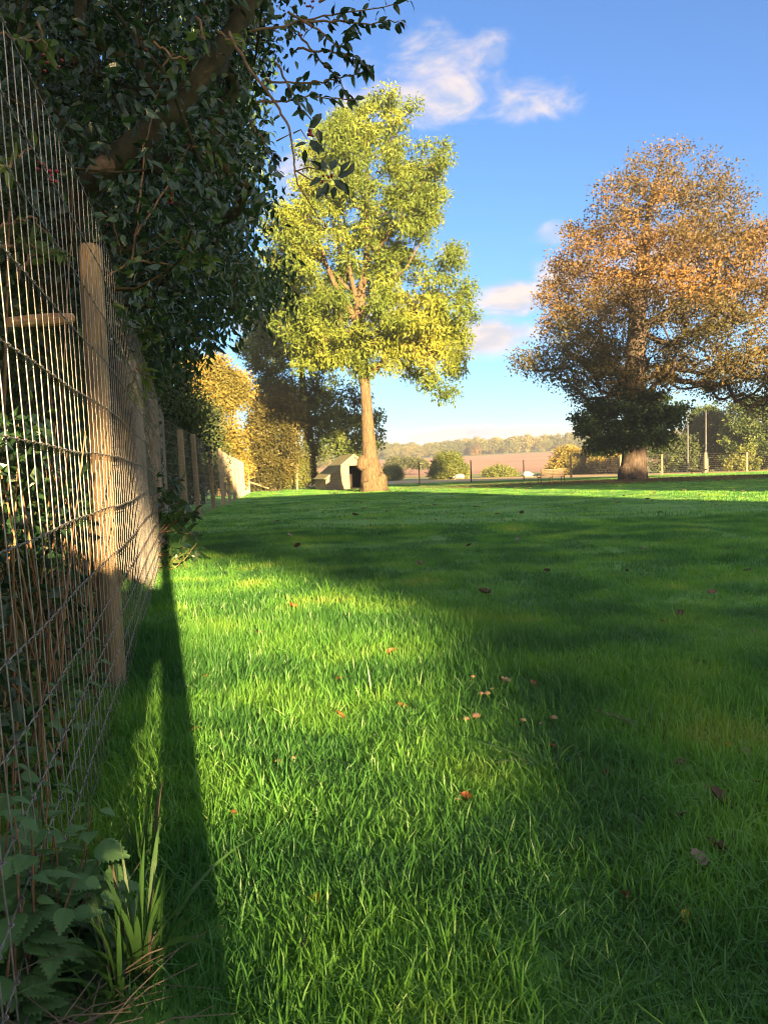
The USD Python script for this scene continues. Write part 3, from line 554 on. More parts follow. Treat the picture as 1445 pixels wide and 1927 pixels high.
# bench, seen from behind
YB = 47.5; bc = at(1037, 905, YB); bc[2] = float(ground(bc[0], bc[1])); yb = rad(8); bx = np.array([cos(yb), sin(yb), 0]); by = np.array([-sin(yb), cos(yb), 0]); ba = [bx, by, ez_]
def bl(x, y, z): return bc + bx * x + by * y + ez_ * z
BN = thing('garden_bench', 'slatted wooden garden bench standing left of the oak trunk', 'bench', tuple(bc))
bk = unit(-by * .22 + ez_)
for k in range(5): part(BN, 'back_slat', box(bl(0, -.26, .48) + bk * (.06 + k * .095), (1.62, .022, .065), [bx, np.cross(bk, bx), bk]), MT['bench_wood'])
for k in range(5): part(BN, 'seat_slat', box(bl(0, -.20 + k * .095, .45), (1.62, .078, .024), ba), MT['bench_wood'])
for x in (-.76, 0, .76):
    fr = [tube([bl(x, -.34, 0), bl(x, -.25, .44), bl(x, -.25, .44) + bk * .52], [.024, .026, .02], 6), tube([bl(x, .26, 0), bl(x, .24, .45)], .024, 6), tube([bl(x, -.26, .425), bl(x, .25, .425)], .02, 6)]
    part(BN, 'frame', cat_mesh(fr), MT['dark_bark'])
    if x: part(BN, 'armrest', cat_mesh([tube([bl(x * 1.08, -.33, .66), bl(x * 1.08, .28, .66)], .026, 6), tube([bl(x * 1.06, .27, .42), bl(x * 1.08, .28, .66)], .02, 6)]), MT['bench_wood'])

# low black trough on the grass
tc = at(1312, 887, 70.5); tc[2] = float(ground(tc[0], tc[1]))
def trough():
    n, m = 16, 7; V = []
    for i in range(n + 1):
        t = i / n * 2 - 1
        for j in range(m + 1):
            a = math.pi * (j / m); w = .34 * (1 - t * t) ** .5 + .02
            V.append(tc + np.array([t * .95, -cos(a) * w, .10 + .26 * t * t + (1 - sin(a)) * .2 * (1 - t * t) ** .5 + .04]))
    f = [[i * (m + 1) + j, (i + 1) * (m + 1) + j, (i + 1) * (m + 1) + j + 1, i * (m + 1) + j + 1] for i in range(n) for j in range(m)]
    V = np.array(V); F = np.array(f); F = np.vstack([F[:, [0, 1, 2]], F[:, [0, 2, 3]]]); V2 = V + np.array([0, 0, -.03])
    return np.vstack([V, V2]), np.vstack([F, F[:, ::-1] + len(V)])
T_ = thing('trough', 'low black boat shaped trough lying in front of the right fence', 'trough', tuple(tc))
part(T_, 'shell', trough(), MT['black'], smooth=True)
for s_ in (-.5, .5): part(T_, 'foot', box(tc + np.array([s_, 0, .06]), (.06, .4, .12)), MT['black'])

def sheep(px, py, Y, face, label):
    c = at(px, py, Y); c[2] = float(ground(c[0], c[1])); d = np.array([cos(face), sin(face), 0]); s = np.array([-d[1], d[0], 0])
    T = thing('sheep', label, 'sheep', tuple(c), 'sheep resting in the pasture')
    v, f = lump((0, 0, 0), (1, 1, 1), 7, 3, .10, 2.5)
    ax = np.clip(v[:, 0], -1, 1); bw = .40 * (1 - .12 * ax); B = c + d * v[:, :1] * .72 + s * (v[:, 1:2] * bw[:, None]) + ez_ * (np.maximum(v[:, 2:], -.75) * .40 + .36)
    part(T, 'body', (B, f), MT['wool'], smooth=True)
    hv, hf = lump((0, 0, 0), (1, 1, 1), 8, 2, .05); H = c + d * (.86 + hv[:, :1] * .19) + s * hv[:, 1:2] * .10 + ez_ * (.34 + hv[:, 2:] * .11 - hv[:, :1] * .08)
    part(T, 'head', (H, hf), MT['wool'], smooth=True)
    for q in (-1, 1):
        part(T, 'ear', leaves([c + d * .78 + s * q * .09 + ez_ * .42], [s * q + d * .1], [[0, 0, 1]], .13, .06, detail=8)[:2], MT['wool'])
        part(T, 'leg', tube([c + d * .48 + s * q * .2 + ez_ * .16, c + d * .62 + s * q * .22 + ez_ * .05, c + d * .80 + s * q * .2 + ez_ * .03], [.07, .05, .035], 6), MT['wool'], smooth=True)
sheep(865, 897, 104, rad(150), 'pale sheep lying beside the big round bush in the pasture')
sheep(992, 894, 108, rad(20), 'pale sheep lying beyond the fence left of the bench')
for k, (px, pt, Y, lab) in enumerate([(1294, 752, 92, 'tall thin grey pole left of the pair of background poles'), (1328, 772, 92, 'tall thin grey pole with wider foot beside the round background tree')]):
    b = at(px, 870, Y); b[2] = float(ground(b[0], b[1])); t = at(px, pt, Y)
    P_ = thing('utility_pole', lab, 'pole', tuple(b)); part(P_, 'shaft', tube([b, (b + t) / 2, t], [.16, .11, .07] if k else [.10, .09, .07], 8), MT['pole'], smooth=True)
    part(P_, 'base', tube([b - [0, 0, .1], b + [0, 0, 1.6 if k else .5], b + [0, 0, 2.4 if k else .7]], [.34 if k else .2, .3 if k else .18, .15 if k else .11], 8), MT['pole'], smooth=30)

# ------------------------------------------------------------------ bushes and background trees
def bush(name, label, cat, Y, rows, n, per, crad, L, W, leaf, seed, stems=5, hang=.1, group=None, flat=.85, smin=.3, bark='dark_bark', dens=None):
    r = np.random.default_rng(seed); R_ = rows_at(Y, rows); C = inside_outline(R_, 0, 0, r, n * 3, Y, flat)
    if dens: C = C[meshkit.fbm(C * dens[0], 2, seed) > dens[1]]
    C = spaced(C, smin)[:n]
    xc = np.mean([(a + b) / 2 for _, a, b in R_]); base = gx(xc, Y); T = thing(name, label, cat, tuple(base), group)
    for k in range(stems):
        t = C[r.integers(len(C))]; s0 = base + np.array([r.uniform(-.5, .5) * min(1, (R_[0][2] - R_[0][1]) * .4), r.uniform(-.3, .3), -.1])
        part(T, 'stem' if stems > 1 else 'trunk', tube([s0, s0 * .55 + t * .45 + r.normal(0, .1, 3), t], [.09, .06, .025], 6), MT[bark], smooth=True)
    v, f, *_ = clump_leaves(r, C, per, crad, L, W, None, hang); part(T, 'foliage', (v, f), MT[leaf], kind='stuff')
    return T
# beyond the fence corner
bush('hedge_shrub', 'dark shaded hedge shrub hanging over the far wire fence', 'shrub', 21.0, [(665, 225, 318), (700, 230, 338), (750, 240, 368), (800, 250, 378), (850, 252, 372), (930, 250, 365)], 280, 110, .55, .13, .07, 'hedge', 41, 6)
bush('hedge_shrub', 'dark green shrub mass behind the first posts of the far fence', 'shrub', 16.5, [(640, 205, 300), (700, 208, 318), (780, 205, 318), (860, 200, 310), (960, 200, 305)], 240, 120, .42, .10, .06, 'hedge', 42, 6)
bush('hedge_shrub', 'low olive shrub behind the middle posts of the far fence', 'shrub', 30.0, [(760, 320, 390), (800, 320, 405), (850, 325, 412), (915, 325, 408)], 170, 110, .6, .14, .08, 'hedge', 43, 4)
bush('golden_bush', 'tall sunlit golden bush at the end of the wire fence', 'shrub', 46.0, [(668, 345, 430), (690, 335, 450), (730, 350, 468), (775, 365, 476), (820, 380, 478), (870, 390, 470), (915, 400, 462)], 300, 150, .62, .17, .10, 'gold', 44, 9, bark='ash_bark', dens=(.5, .36))
bush('bramble_bush', 'olive and brown bush between the golden bush and dark evergreen', 'shrub', 56.0, [(735, 480, 540), (770, 470, 565), (810, 465, 570), (850, 465, 560), (890, 470, 545), (912, 470, 530)], 200, 150, .7, .22, .12, 'bramble', 45, 4, bark='dark_bark', dens=(.4, .38))
r = np.random.default_rng(46); YD = 60.0
C = np.vstack([inside_outline(rows_at(YD, [(560, 470, 600), (610, 455, 632), (650, 450, 636), (690, 470, 628), (735, 470, 632), (770, 500, 655), (800, 560, 680), (840, 575, 690), (855, 590, 680)]), 0, 0, r, 560, YD, .7),
               inside_outline(rows_at(YD, [(722, 655, 672), (750, 635, 690), (790, 630, 712), (830, 630, 715), (850, 640, 700)]), 0, 0, r, 110, YD, .8)])
C = spaced(C[meshkit.fbm(C * .35, 2, 8) > .40], .75)
tr = path_px(YD, [(585, 905), (583, 860), (578, 800), (572, 740), (566, 680), (560, 620)])
tree('evergreen_tree', 'dark dense evergreen tree behind the field shelter', tr, np.array([.5, .45, .38, .3, .2, .1]), C, 165, .75, .26, .14, MT['evergreen'], MT['dark_bark'], r, rtip=.022)
bush('round_bush', 'small rounded yellow green bush left of the field shelter', 'shrub', 60.0, [(853, 545, 570), (868, 525, 590), (890, 512, 598), (915, 515, 595)], 90, 130, .5, .16, .09, 'pasture_bush', 47, 3)
bush('pasture_bush', 'big round green bush standing before the ploughed field', 'shrub', 112.0, [(853, 830, 858), (862, 818, 868), (880, 811, 876), (897, 808, 878)], 110, 150, .8, .3, .18, 'pasture_bush', 48, 3)
bush('pasture_bush', 'faint low bush just right of the ash trunk', 'shrub', 118.0, [(878, 727, 750), (890, 722, 756), (902, 720, 758)], 40, 120, .7, .3, .16, 'pasture_bush', 49, 3)
bush('pasture_bush', 'straggling olive bush behind the second dark fence post', 'shrub', 120.0, [(878, 925, 940), (886, 915, 965), (896, 912, 980)], 60, 130, .8, .3, .18, 'pasture_bush', 50, 3)
bush('pasture_bush', 'yellow green hedge bush above the garden bench', 'shrub', 116.0, [(835, 1060, 1085), (850, 1045, 1110), (870, 1035, 1125), (893, 1030, 1135)], 120, 150, .9, .3, .18, 'gold', 51, 3)
bush('pasture_bush', 'golden hedge bush just left of the oak trunk', 'shrub', 110.0, [(842, 1120, 1170), (860, 1112, 1180), (890, 1110, 1185)], 90, 150, .9, .3, .18, 'gold', 52, 3)
bush('pasture_bush', 'small dark green bush below the far wood', 'shrub', 190.0, [(864, 735, 760), (870, 728, 800), (877, 726, 805)], 60, 130, 1.3, .5, .3, 'far_tree', 53, 3)
# behind the right fence
bush('background_tree', 'round bluish green tree between the two tall poles', 'tree', 98.0, [(770, 1305, 1345), (790, 1298, 1362), (815, 1297, 1366), (840, 1300, 1365), (862, 1300, 1370)], 130, 150, .95, .36, .2, 'evergreen', 55, 4)
bush('background_tree', 'loose dark tree behind the fence at the right edge', 'tree', 90.0, [(748, 1385, 1500), (775, 1375, 1520), (805, 1370, 1540), (835, 1365, 1540), (862, 1362, 1540)], 210, 150, .9, .34, .19, 'evergreen', 56, 5, dens=(.35, .38))
bush('background_hedge', 'dark hedge along the field behind the right fence', 'hedge', 94.0, [(822, 1235, 1500), (835, 1222, 1540), (855, 1218, 1545), (880, 1218, 1545)], 190, 150, 1.0, .34, .2, 'hedge', 57, 5, flat=.12)
bush('background_shrub', 'pale leafy shrub in front of the dark background hedge', 'shrub', 82.0, [(838, 1395, 1420), (855, 1380, 1425), (884, 1365, 1428)], 34, 110, .5, .24, .14, 'pasture_bush', 58, 4)

# far wood and hedges on the rising ground: more trees than one can tell apart
def far_row(name, label, cat, xs, Yf, h0, h1, step, seed, mat='far_tree'):
    r = np.random.default_rng(seed); protos = []
    for k in range(5):
        C = rdir(r, 46) * np.array([.52, .52, .40]) * r.uniform(.6, 1, (46, 1)) + [0, 0, .58]
        v, f, *_ = clump_leaves(r, C, 60, .16, .085, .06, None); protos.append(cat_mesh([(v, f), tube([[0, 0, -.1], [0, 0, .5]], [.04, .02], 5)]))
    P = []
    for x in np.arange(*xs, step):
        for k in range(3): X = x + r.uniform(-.6, .6) * step; Y = Yf(X) + k * 9 + r.uniform(-4, 4); P.append([X, Y, float(ground(X, Y)) - .5])
    n = len(P); s = r.uniform(h0, h1, n); pth = numbered('/World/' + name)
    instancer(pth, protos, P, r.integers(0, 5, n), r.uniform(0, 6.28, n), np.stack([s * r.uniform(.9, 1.4, n), s * 1.1, s], 1), MT[mat], label, cat)
far_row('far_wood', 'long autumn wood along the skyline', 'wood', (-330, 520), lambda x: 470 - .05 * x, 7, 11, 6.5, 61)
far_row('far_hedge', 'low hedgerow at the far side of the ploughed field', 'hedgerow', (-260, -20), lambda x: 300, 4, 8, 5, 63)
far_row('far_hedge', 'hedgerow on the rising ground towards the right', 'hedgerow', (95, 330), lambda x: 330, 5, 9, 5.5, 64)
bush('orange_tree', 'single orange tree in the skyline wood', 'tree', 455.0, [(838, 889, 901), (848, 886, 903), (858, 888, 902)], 40, 90, 1.6, .8, .6, 'oak_leaf', 65, 1)

# ------------------------------------------------------------------ the holly over the fence
rng = np.random.default_rng(71)
def bnd(z, y):      # how far right the holly's leaves reach
    lob = .35 * (meshkit.noise(np.stack([z * 1.3, y * 1.1, 0 * z], -1), 5) - .5)
    e = np.interp((z - .93) / y, [.18, .26, .33, .38, .46, .52, .60, .70], [-.30, -.21, -.155, -.150, -.145, -.135, -.105, -.09])
    return e * y + lob * .5
n = 9000
P = np.stack([rng.uniform(-5.2, 0, n), rng.uniform(3.3, 7.2, n), rng.uniform(1.75, 6.2, n)], 1)
P = P[(P[:, 0] < bnd(P[:, 2], P[:, 1]) - .10) & (P[:, 0] > -.72 * P[:, 1])]
P = P[(P[:, 2] - .93 > (.20 + .30 * np.clip(-P[:, 0] / P[:, 1] - .33, 0, .3)) * P[:, 1])]
e = bnd(P[:, 2], P[:, 1]) - P[:, 0]
P = P[(e < .5) | (rng.uniform(size=len(P)) < .55)]
LIMB = [(150, 370), (190, 318), (258, 267), (330, 205), (400, 120), (465, 15)]
def near_limb(P, wide):
    x, y, z = proj(P); d = np.full(len(P), 1e9)
    for (ax, ay), (bx_, by_) in zip(LIMB[:-1], LIMB[1:]):
        t = np.clip(((x - ax) * (bx_ - ax) + (y - ay) * (by_ - ay)) / ((bx_ - ax) ** 2 + (by_ - ay) ** 2), 0, 1); d = np.minimum(d, np.hypot(x - ax - t * (bx_ - ax), y - ay - t * (by_ - ay)))
    return (d < wide) & (z < 4.6)
P = P[~near_limb(P, 40)]
C = spaced(P, .235)[:900]
HT = thing('holly_tree', 'big dark glossy holly tree with red berries overhanging the near fence', 'tree', tuple(gx(-2.75, 4.4)))
tr = np.array([gx(-2.75, 4.4) - [0, 0, .2], [-2.72, 4.4, .8], at(105, 500, 4.3), at(150, 370, 4.25), at(190, 318, 4.2), at(258, 267, 4.3), at(330, 205, 4.4), at(400, 120, 4.5), at(465, 15, 4.6), at(515, -80, 4.7), at(560, -190, 4.8)])
trr = np.array([.13, .11, .085, .075, .072, .070, .063, .058, .053, .048, .04])
tubes, _ = skeleton(rng, tr, C, .006, .2, step=.25, expo=.45)
part(HT, 'trunk', tube(np.array([np.array([np.interp(t, np.arange(11), tr[:, k]) for k in range(3)]) + rng.normal(0, .004, 3) for t in np.linspace(0, 10, 41)]), np.interp(np.linspace(0, 10, 41), np.arange(11), trr) * rng.uniform(.93, 1.07, 41), 14), MT['dark_bark'], smooth=True)
small = []
for p, q, first, w_ in sorted(tubes, key=lambda t: -t[3]):
    if w_ > 14: part(HT, 'limb', tube(p, np.minimum(q, .05), 7, False), MT['dark_bark'], smooth=True)
    else: small.append(tube(p, np.minimum(q, .03), 4, False))
part(HT, 'branches', cat_mesh(small), MT['dark_bark'], kind='stuff', smooth=True)
part(HT, 'broken_stub', tube([at(200, 310, 4.1), at(182, 314, 4.0), at(168, 320, 3.97)], [.05, .034, .018], 9), MT['twig'], 'snapped brown stub of a holly branch', smooth=35)
per = 62; n = len(C) * per
e = np.repeat(C, per, 0) + np.clip(rng.normal(size=(n, 3)), -1.8, 1.8) * .15
L = rng.uniform(.045, .075, n); D = unit(rdir(rng, n) + [0, 0, -.35]); N = unit(rdir(rng, n) + [0, 0, .6])
# leafy sprays against the sky, each along its own twig
def spray(T, pts, Y, nl, L0, r0=.004, seed=0, mat='holly', hang=.3, width=.55, twig='twig', berries=0, ends=True, tw='twig'):
    rr = np.random.default_rng(seed); p = np.array([at(a, b, Y + k * .03) for k, (a, b) in enumerate(pts)]); s = np.linspace(0, len(p) - 1, len(p) * 4)
    q = np.stack([np.interp(s, np.arange(len(p)), p[:, k]) for k in range(3)], 1) + rr.normal(0, .004, (len(s), 3))
    part(T, twig, tube(q, np.linspace(r0, r0 * .4, len(q)), 5, False), MT[tw], smooth=True)
    i = rr.integers(len(q) // 4, len(q), nl); ax = unit(np.gradient(q, axis=0))[i]
    return q[i] + rr.normal(0, .004, (nl, 3)), unit(ax * .5 + rdir(rr, nl) * .8 + np.array([0, 0, -hang])), unit(rdir(rr, nl) + [0, -.3, .6]), rr.uniform(.75, 1.2, nl) * L0
SP = [([(470, 60), (560, 40), (640, 25), (740, 8)], 4.2, 34), ([(560, 40), (640, 40), (700, 45), (752, 38)], 4.2, 26), ([(560, 90), (620, 95), (665, 105), (700, 128)], 4.3, 30), ([(500, 150), (570, 155), (630, 150), (690, 130)], 4.4, 36), ([(480, 190), (540, 190), (590, 180), (668, 186)], 4.3, 26),
      ([(600, 5), (650, -20), (700, -25), (770, 2)], 4.0, 24), ([(560, 60), (600, 110), (640, 150), (655, 185)], 4.4, 26), ([(520, 120), (555, 180), (570, 215)], 4.2, 20), ([(470, 230), (505, 280), (520, 320)], 4.6, 22), ([(540, 20), (600, 55), (635, 90), (665, 60)], 4.1, 26)]
k_ = ~near_limb(e, 11); e, D, N, L = e[k_], D[k_], N[k_], L[k_]
XP, XD, XN_, XL = [e], [D], [N], [L]
for k, (pts, Y, nl) in enumerate(SP):
    a, b, c, d = spray(HT, pts, Y, nl, .062, .007, 100 + k); XP.append(a); XD.append(b); XN_.append(c); XL.append(d)
XP, XD, XN_, XL = np.vstack(XP), np.vstack(XD), np.vstack(XN_), np.concatenate(XL)
lm = leaves(XP, XD, XN_, XL, XL * .50, fold=.12, droop=.15, detail=8)
leaf_parts(HT, 'leaf', lm, MT['holly'], biggest(XP, 300, XL), 'foliage')
def berries(T, px, py, Y, n, seed, r=.0055, spread_=.018):
    import trimesh
    rr = np.random.default_rng(seed); c = at(px, py, Y); s = trimesh.creation.icosphere(1, r)
    for k in range(n): part(T, 'berry', (s.vertices + c + rr.normal(0, spread_, 3) * [1, .6, 1], s.faces), MT['berry'], smooth=True)
for k, (px, py, n, Y) in enumerate([(321, 373, 9, 3.6), (266, 74, 8, 3.6), (90, 318, 10, 2.2), (98, 120, 5, 2.6), (580, 5, 8, 4.0), (575, 52, 5, 4.1), (200, 410, 5, 3.7), (262, 690, 5, 5.2)]): berries(HT, px, py, Y, n, 130 + k)

HS = thing('hanging_holly_spray', 'long drooping holly twig with few leaves hanging before the ash crown', 'branch', tuple(at(460, 120, 2.75)))
Lp = []
p = np.array([at(*q, 2.7) for q in [(430, 60), (470, 130), (520, 195), (543, 235), (552, 280), (554, 320), (560, 345), (580, 378), (603, 412)]])
part(HS, 'twig', tube(np.stack([np.interp(np.linspace(0, 8, 40), np.arange(9), p[:, k]) for k in range(3)], 1) + np.random.default_rng(3).normal(0, .0012, (40, 3)), np.linspace(.006, .0018, 40), 6), MT['twig'], smooth=True)
for pts in ([(552, 250), (566, 243), (578, 262)], [(520, 265), (545, 252)], [(555, 322), (580, 314), (612, 322)], [(556, 320), (585, 338), (622, 340)]):
    q = np.array([at(a, b, 2.7) for a, b in pts]); part(HS, 'twig', tube(q, np.linspace(.003, .0015, len(q)), 5), MT['twig'], smooth=True)
rr = np.random.default_rng(8)
for (px, py, ang, L) in [(585, 218, 100, .052), (590, 232, 60, .06), (582, 240, 30, .056), (578, 268, 200, .05), (584, 262, -60, .066), (575, 280, -100, .05), (586, 272, -35, .062), (598, 242, -80, .05), (608, 318, 150, .05), (612, 326, 100, .05), (622, 320, 70, .06), (606, 334, 210, .055), (616, 342, 260, .05), (628, 338, -40, .062), (636, 332, 10, .056), (640, 322, 40, .05), (646, 342, -70, .05), (656, 328, 60, .045), (610, 352, 230, .05), (630, 350, -100, .05)]:
    a = rad(ang); D = np.array([cos(a), rr.uniform(-.5, .5), sin(a)]); N = unit(np.array([rr.uniform(-.6, .6), -1, rr.uniform(-.3, .8)]))
    part(HS, 'leaf', leaves([at(px, py, 2.7 + rr.uniform(-.03, .03))], [D], [N], L, L * .52, detail=8, fold=.1)[:2], MT['holly'])
berries(HS, 581, 247, 2.66, 9, 150, .005, .008); berries(HS, 618, 336, 2.68, 5, 151, .005, .01)

# the second dark tree, with long drooping leaves, a little further along the fence
rng = np.random.default_rng(72); n = 9000
P = np.stack([rng.uniform(-6.5, -.6, n), rng.uniform(7.6, 12.5, n), rng.uniform(2.2, 6.5, n)], 1)
sl_ = (P[:, 2] - .93) / P[:, 1]
P = P[(P[:, 0] < np.interp(sl_, [.10, .14, .18, .215, .235, .26, .30, .36, .42, .5], [-.34, -.27, -.225, -.165, -.118, -.125, -.165, -.150, -.150, -.145]) * P[:, 1] - .12) & (P[:, 0] > -.50 * P[:, 1])]
P = P[(P[:, 2] - .93) / P[:, 1] > .145 + .05 * (meshkit.noise(P * .9, 7) - .5)]
C = spaced(P, .36)[:640]
DT = thing('drooping_tree', 'dark broadleaved tree with long drooping leaves beyond the holly', 'tree', tuple(gx(-4.2, 10.2)))
tr = np.array([gx(-4.2, 10.2) - [0, 0, .2], [-4.15, 10.2, 1.2], [-4.0, 10.1, 2.5], [-3.7, 10.0, 3.8], [-3.5, 9.8, 5.2], [-3.4, 9.8, 6.4]])
tubes, _ = skeleton(rng, tr, C, .008, .25, step=.4); part(DT, 'trunk', tube(tr, [.2, .17, .15, .12, .08, .04], 10), MT['dark_bark'], smooth=True)
small = []
for p, q, first, w_ in sorted(tubes, key=lambda t: -t[3]):
    if w_ > 14: part(DT, 'limb', tube(p, np.minimum(q, .07), 7, False), MT['dark_bark'], smooth=True)
    else: small.append(tube(p, np.minimum(q, .04), 4, False))
part(DT, 'branches', cat_mesh(small), MT['dark_bark'], kind='stuff', smooth=True)
per = 62; n = len(C) * per; XP = np.repeat(C, per, 0) + np.clip(rng.normal(size=(n, 3)), -1.8, 1.8) * [.22, .22, .18]; XL = rng.uniform(.09, .15, n)
lm = leaves(XP, unit(rdir(rng, n) * .75 + [0, 0, -.9]), unit(rdir(rng, n) + [0, -.4, .3]), XL, XL * .40, fold=.12, droop=.12, detail=4)
leaf_parts(DT, 'leaf', lm, MT['droop'], biggest(XP, 300, XL), 'foliage')

# ------------------------------------------------------------------ the hedge bottom behind the near fence
rng = np.random.default_rng(73)
def hedge_layer(name, label, cat, y0, y1, w0, w1, z1, n, L0, mat, seed, npick=300, clumpy=.42):
    r = np.random.default_rng(seed); m = n * 3; y = r.uniform(y0, y1, m); w = w0 + (w1 - w0) * r.uniform(0, 1, m) ** 1.3; z = r.uniform(0, 1, m) * z1
    X = -.302 - .26 * y; B = np.stack([X, y, 0 * y], 1) + fin_ * w[:, None]; B[:, 2] = _prof(B[:, 1]) + z
    k = meshkit.fbm(B * 2.3, 3, seed) > clumpy; B = B[k][:n]; n = len(B); L = r.uniform(.6, 1.3, n) * L0
    T = thing(name, label, cat, tuple(fpt((y0 + y1) / 2, 0, (w0 + w1) / 2)))
    for q in range(14):
        yy = r.uniform(y0, y1); wo = r.uniform(w0, w1); yy = max(yy, 2.2); b = fpt(yy, -.05, wo); t = fpt(yy + r.uniform(-.3, .3), z1 * r.uniform(.7, 1), wo + r.uniform(-.3, .3))
        part(T, 'stem', tube([b, (b + t) / 2 + r.normal(0, .06, 3), t], np.array([.012, .009, .005]) * (.4 if z1 < 2 else 1), 6), MT['twig'], smooth=True)
    lm = leaves(B, unit(rdir(r, n) + [0, 0, -.3]), unit(rdir(r, n) - fin_ * .4 + [0, 0, .5]), L, L * .6, detail=4)
    leaf_parts(T, 'leaf', lm, MT[mat], biggest(B, npick, L), 'foliage'); return T
hedge_layer('bramble_thicket', 'shaded bramble thicket of small dark leaves behind the near wire mesh', 'thicket', .7, 4.2, .32, 2.6, 2.5, 42000, .052, 'hedge', 74)
hedge_layer('bramble_thicket', 'dark bramble thicket behind the strainer post', 'thicket', 4.0, 13.5, .35, 2.8, 2.6, 34000, .085, 'hedge', 75, 60)
hedge_layer('ivy_patch', 'glossy ivy patch low behind the near timber post', 'ivy', 1.0, 5.0, .10, .5, 1.15, 2300, .05, 'laurel', 76, 200, .52)
ST = thing('dry_stalks', 'tangle of dry tan stalks behind the near wire mesh', 'stalks', tuple(fpt(2, 0, .3)))
for k in range(110):
    y = rng.uniform(1.0, 5.2); w = rng.uniform(.08, .6); h = rng.uniform(.4, 1.3); b = fpt(y, -.03, w); t = fpt(y + rng.uniform(-.25, .25), h, w + rng.uniform(-.12, .2)); m_ = (b + t) / 2 + rng.normal(0, .03, 3)
    part(ST, 'stalk', tube([b, m_, t], np.array([.0045, .0035, .0018]) * rng.uniform(.6, 1.2), 5), MT['dry'])
BS = thing('bare_stems', 'long brown bare woody stems climbing behind the near wire mesh', 'stems', tuple(fpt(2.5, 0, .5)))
for k in range(46):
    y = rng.uniform(1.5, 5.8); w = rng.uniform(.18, .9); h = rng.uniform(1.0, 2.4); b = fpt(y, -.05, w); t = fpt(y + rng.uniform(-.5, .5), h, w + rng.uniform(-.3, .3))
    s = np.linspace(0, 1, 9)[:, None]; p = b + (t - b) * s + np.cumsum(rng.normal(0, .018, (9, 3)), 0)
    part(BS, 'stem', tube(p, np.linspace(1, .5, 9) * rng.uniform(.003, .008), 6), MT['twig'], smooth=True)
single('broken_log', tube([at(16, 606, 2.35), at(60, 603, 2.45), at(100, 601, 2.5), at(137, 598, 2.55)], np.array([.015, .019, .021, .016]), 9), MT['broken_wood'], 'pale broken branch lying across behind the near mesh', 'branch', smooth=35)

# saplings with light green leaves that poke out of the hedge
def sapling(name, label, stems, Y, L0, mat='sapling', seed=0, r0=.006, per=9, hang=.25, wid=.38, tw='twig', cat='sapling'):
    T = thing(name, label, cat, tuple(at(*stems[0][0][0], Y))); rr = np.random.default_rng(seed)
    for k, (pts, nl) in enumerate(stems):
        a, b, c, d = spray(T, pts, Y, max(nl, 1), L0, r0, seed * 10 + k, hang=hang, tw=tw)
        for i in range(nl): part(T, 'leaf', leaves([a[i]], [b[i]], [c[i]], d[i], d[i] * wid, detail=8, fold=.12, droop=.15)[:2], MT[mat])
    return T
sapling('elder_sapling', 'upright brown sapling with light green leaves above the near post', [([(205, 520), (250, 488), (330, 448), (385, 436)], 16), ([(250, 490), (262, 380), (272, 265), (300, 165), (330, 118)], 4), ([(258, 440), (300, 372), (345, 295), (378, 238)], 5), ([(255, 490), (330, 500), (360, 480), (398, 492)], 18), ([(330, 450), (345, 468), (372, 478), (400, 496)], 12), ([(205, 400), (220, 440), (228, 480)], 0), ([(300, 135), (325, 100), (345, 112)], 4), ([(360, 275), (385, 285), (405, 288)], 8)], 3.9, .085, seed=201)
sapling('elder_sapling', 'pale leafy shoots caught in sunlight at the left picture edge', [([(-20, 430), (20, 420), (60, 405), (90, 440)], 9), ([(-20, 470), (40, 455), (80, 470)], 8), ([(-10, 330), (25, 300), (60, 280)], 8), ([(30, 520), (60, 480), (110, 470)], 8)], 2.1, .06, seed=202, wid=.34)
sapling('elder_sapling', 'thin shoots with yellow green leaves high on the left', [([(-10, 60), (30, 70), (70, 75), (110, 78)], 10), ([(70, 40), (90, 90), (95, 120)], 5), ([(290, 80), (330, 110), (365, 105)], 4), ([(370, 30), (385, 75), (372, 60)], 5), ([(410, 60), (440, 80), (460, 70)], 7)], 3.2, .07, seed=203)
sapling('leafy_shoot', 'bright green leafy shoots growing through the mesh beside the strainer post', [([(235, 770), (250, 720), (262, 660), (285, 600)], 22), ([(240, 700), (262, 695), (290, 725)], 12), ([(225, 740), (245, 735), (275, 750)], 8), ([(240, 640), (262, 620), (292, 640)], 12)], 6.2, .15, seed=204, hang=.35, wid=.27, r0=.008)
sapling('laurel_bush', 'glossy dark laurel bush poking through the fence beyond the strainer post', [([(285, 1010), (300, 960), (320, 920), (340, 900)], 22), ([(285, 1020), (320, 985), (350, 970), (365, 965)], 24), ([(285, 1030), (315, 1020), (345, 1030), (372, 1035)], 24), ([(280, 985), (285, 930), (290, 890)], 18), ([(290, 1035), (310, 1050), (330, 1055)], 16), ([(285, 1000), (330, 1000), (360, 1005)], 20), ([(285, 1010), (310, 990), (335, 945)], 20)], 8.2, .17, 'laurel', 205, .01, hang=.2, wid=.42, cat='bush')
sapling('laurel_bush', 'low olive bush at the fence foot with few dark red leaves', [([(285, 1060), (305, 1040), (330, 1050)], 14), ([(290, 1070), (320, 1060), (345, 1045)], 10), ([(300, 1075), (325, 1070), (350, 1050), (370, 1022)], 6)], 7.6, .12, 'sapling', 206, .006, hang=.1, wid=.3, cat='bush')
IV = thing('ivy_on_post', 'ivy climbing the timber post behind the strainer post', 'ivy', tuple(fpt(10.2, 0, .07)))
rr = np.random.default_rng(207)
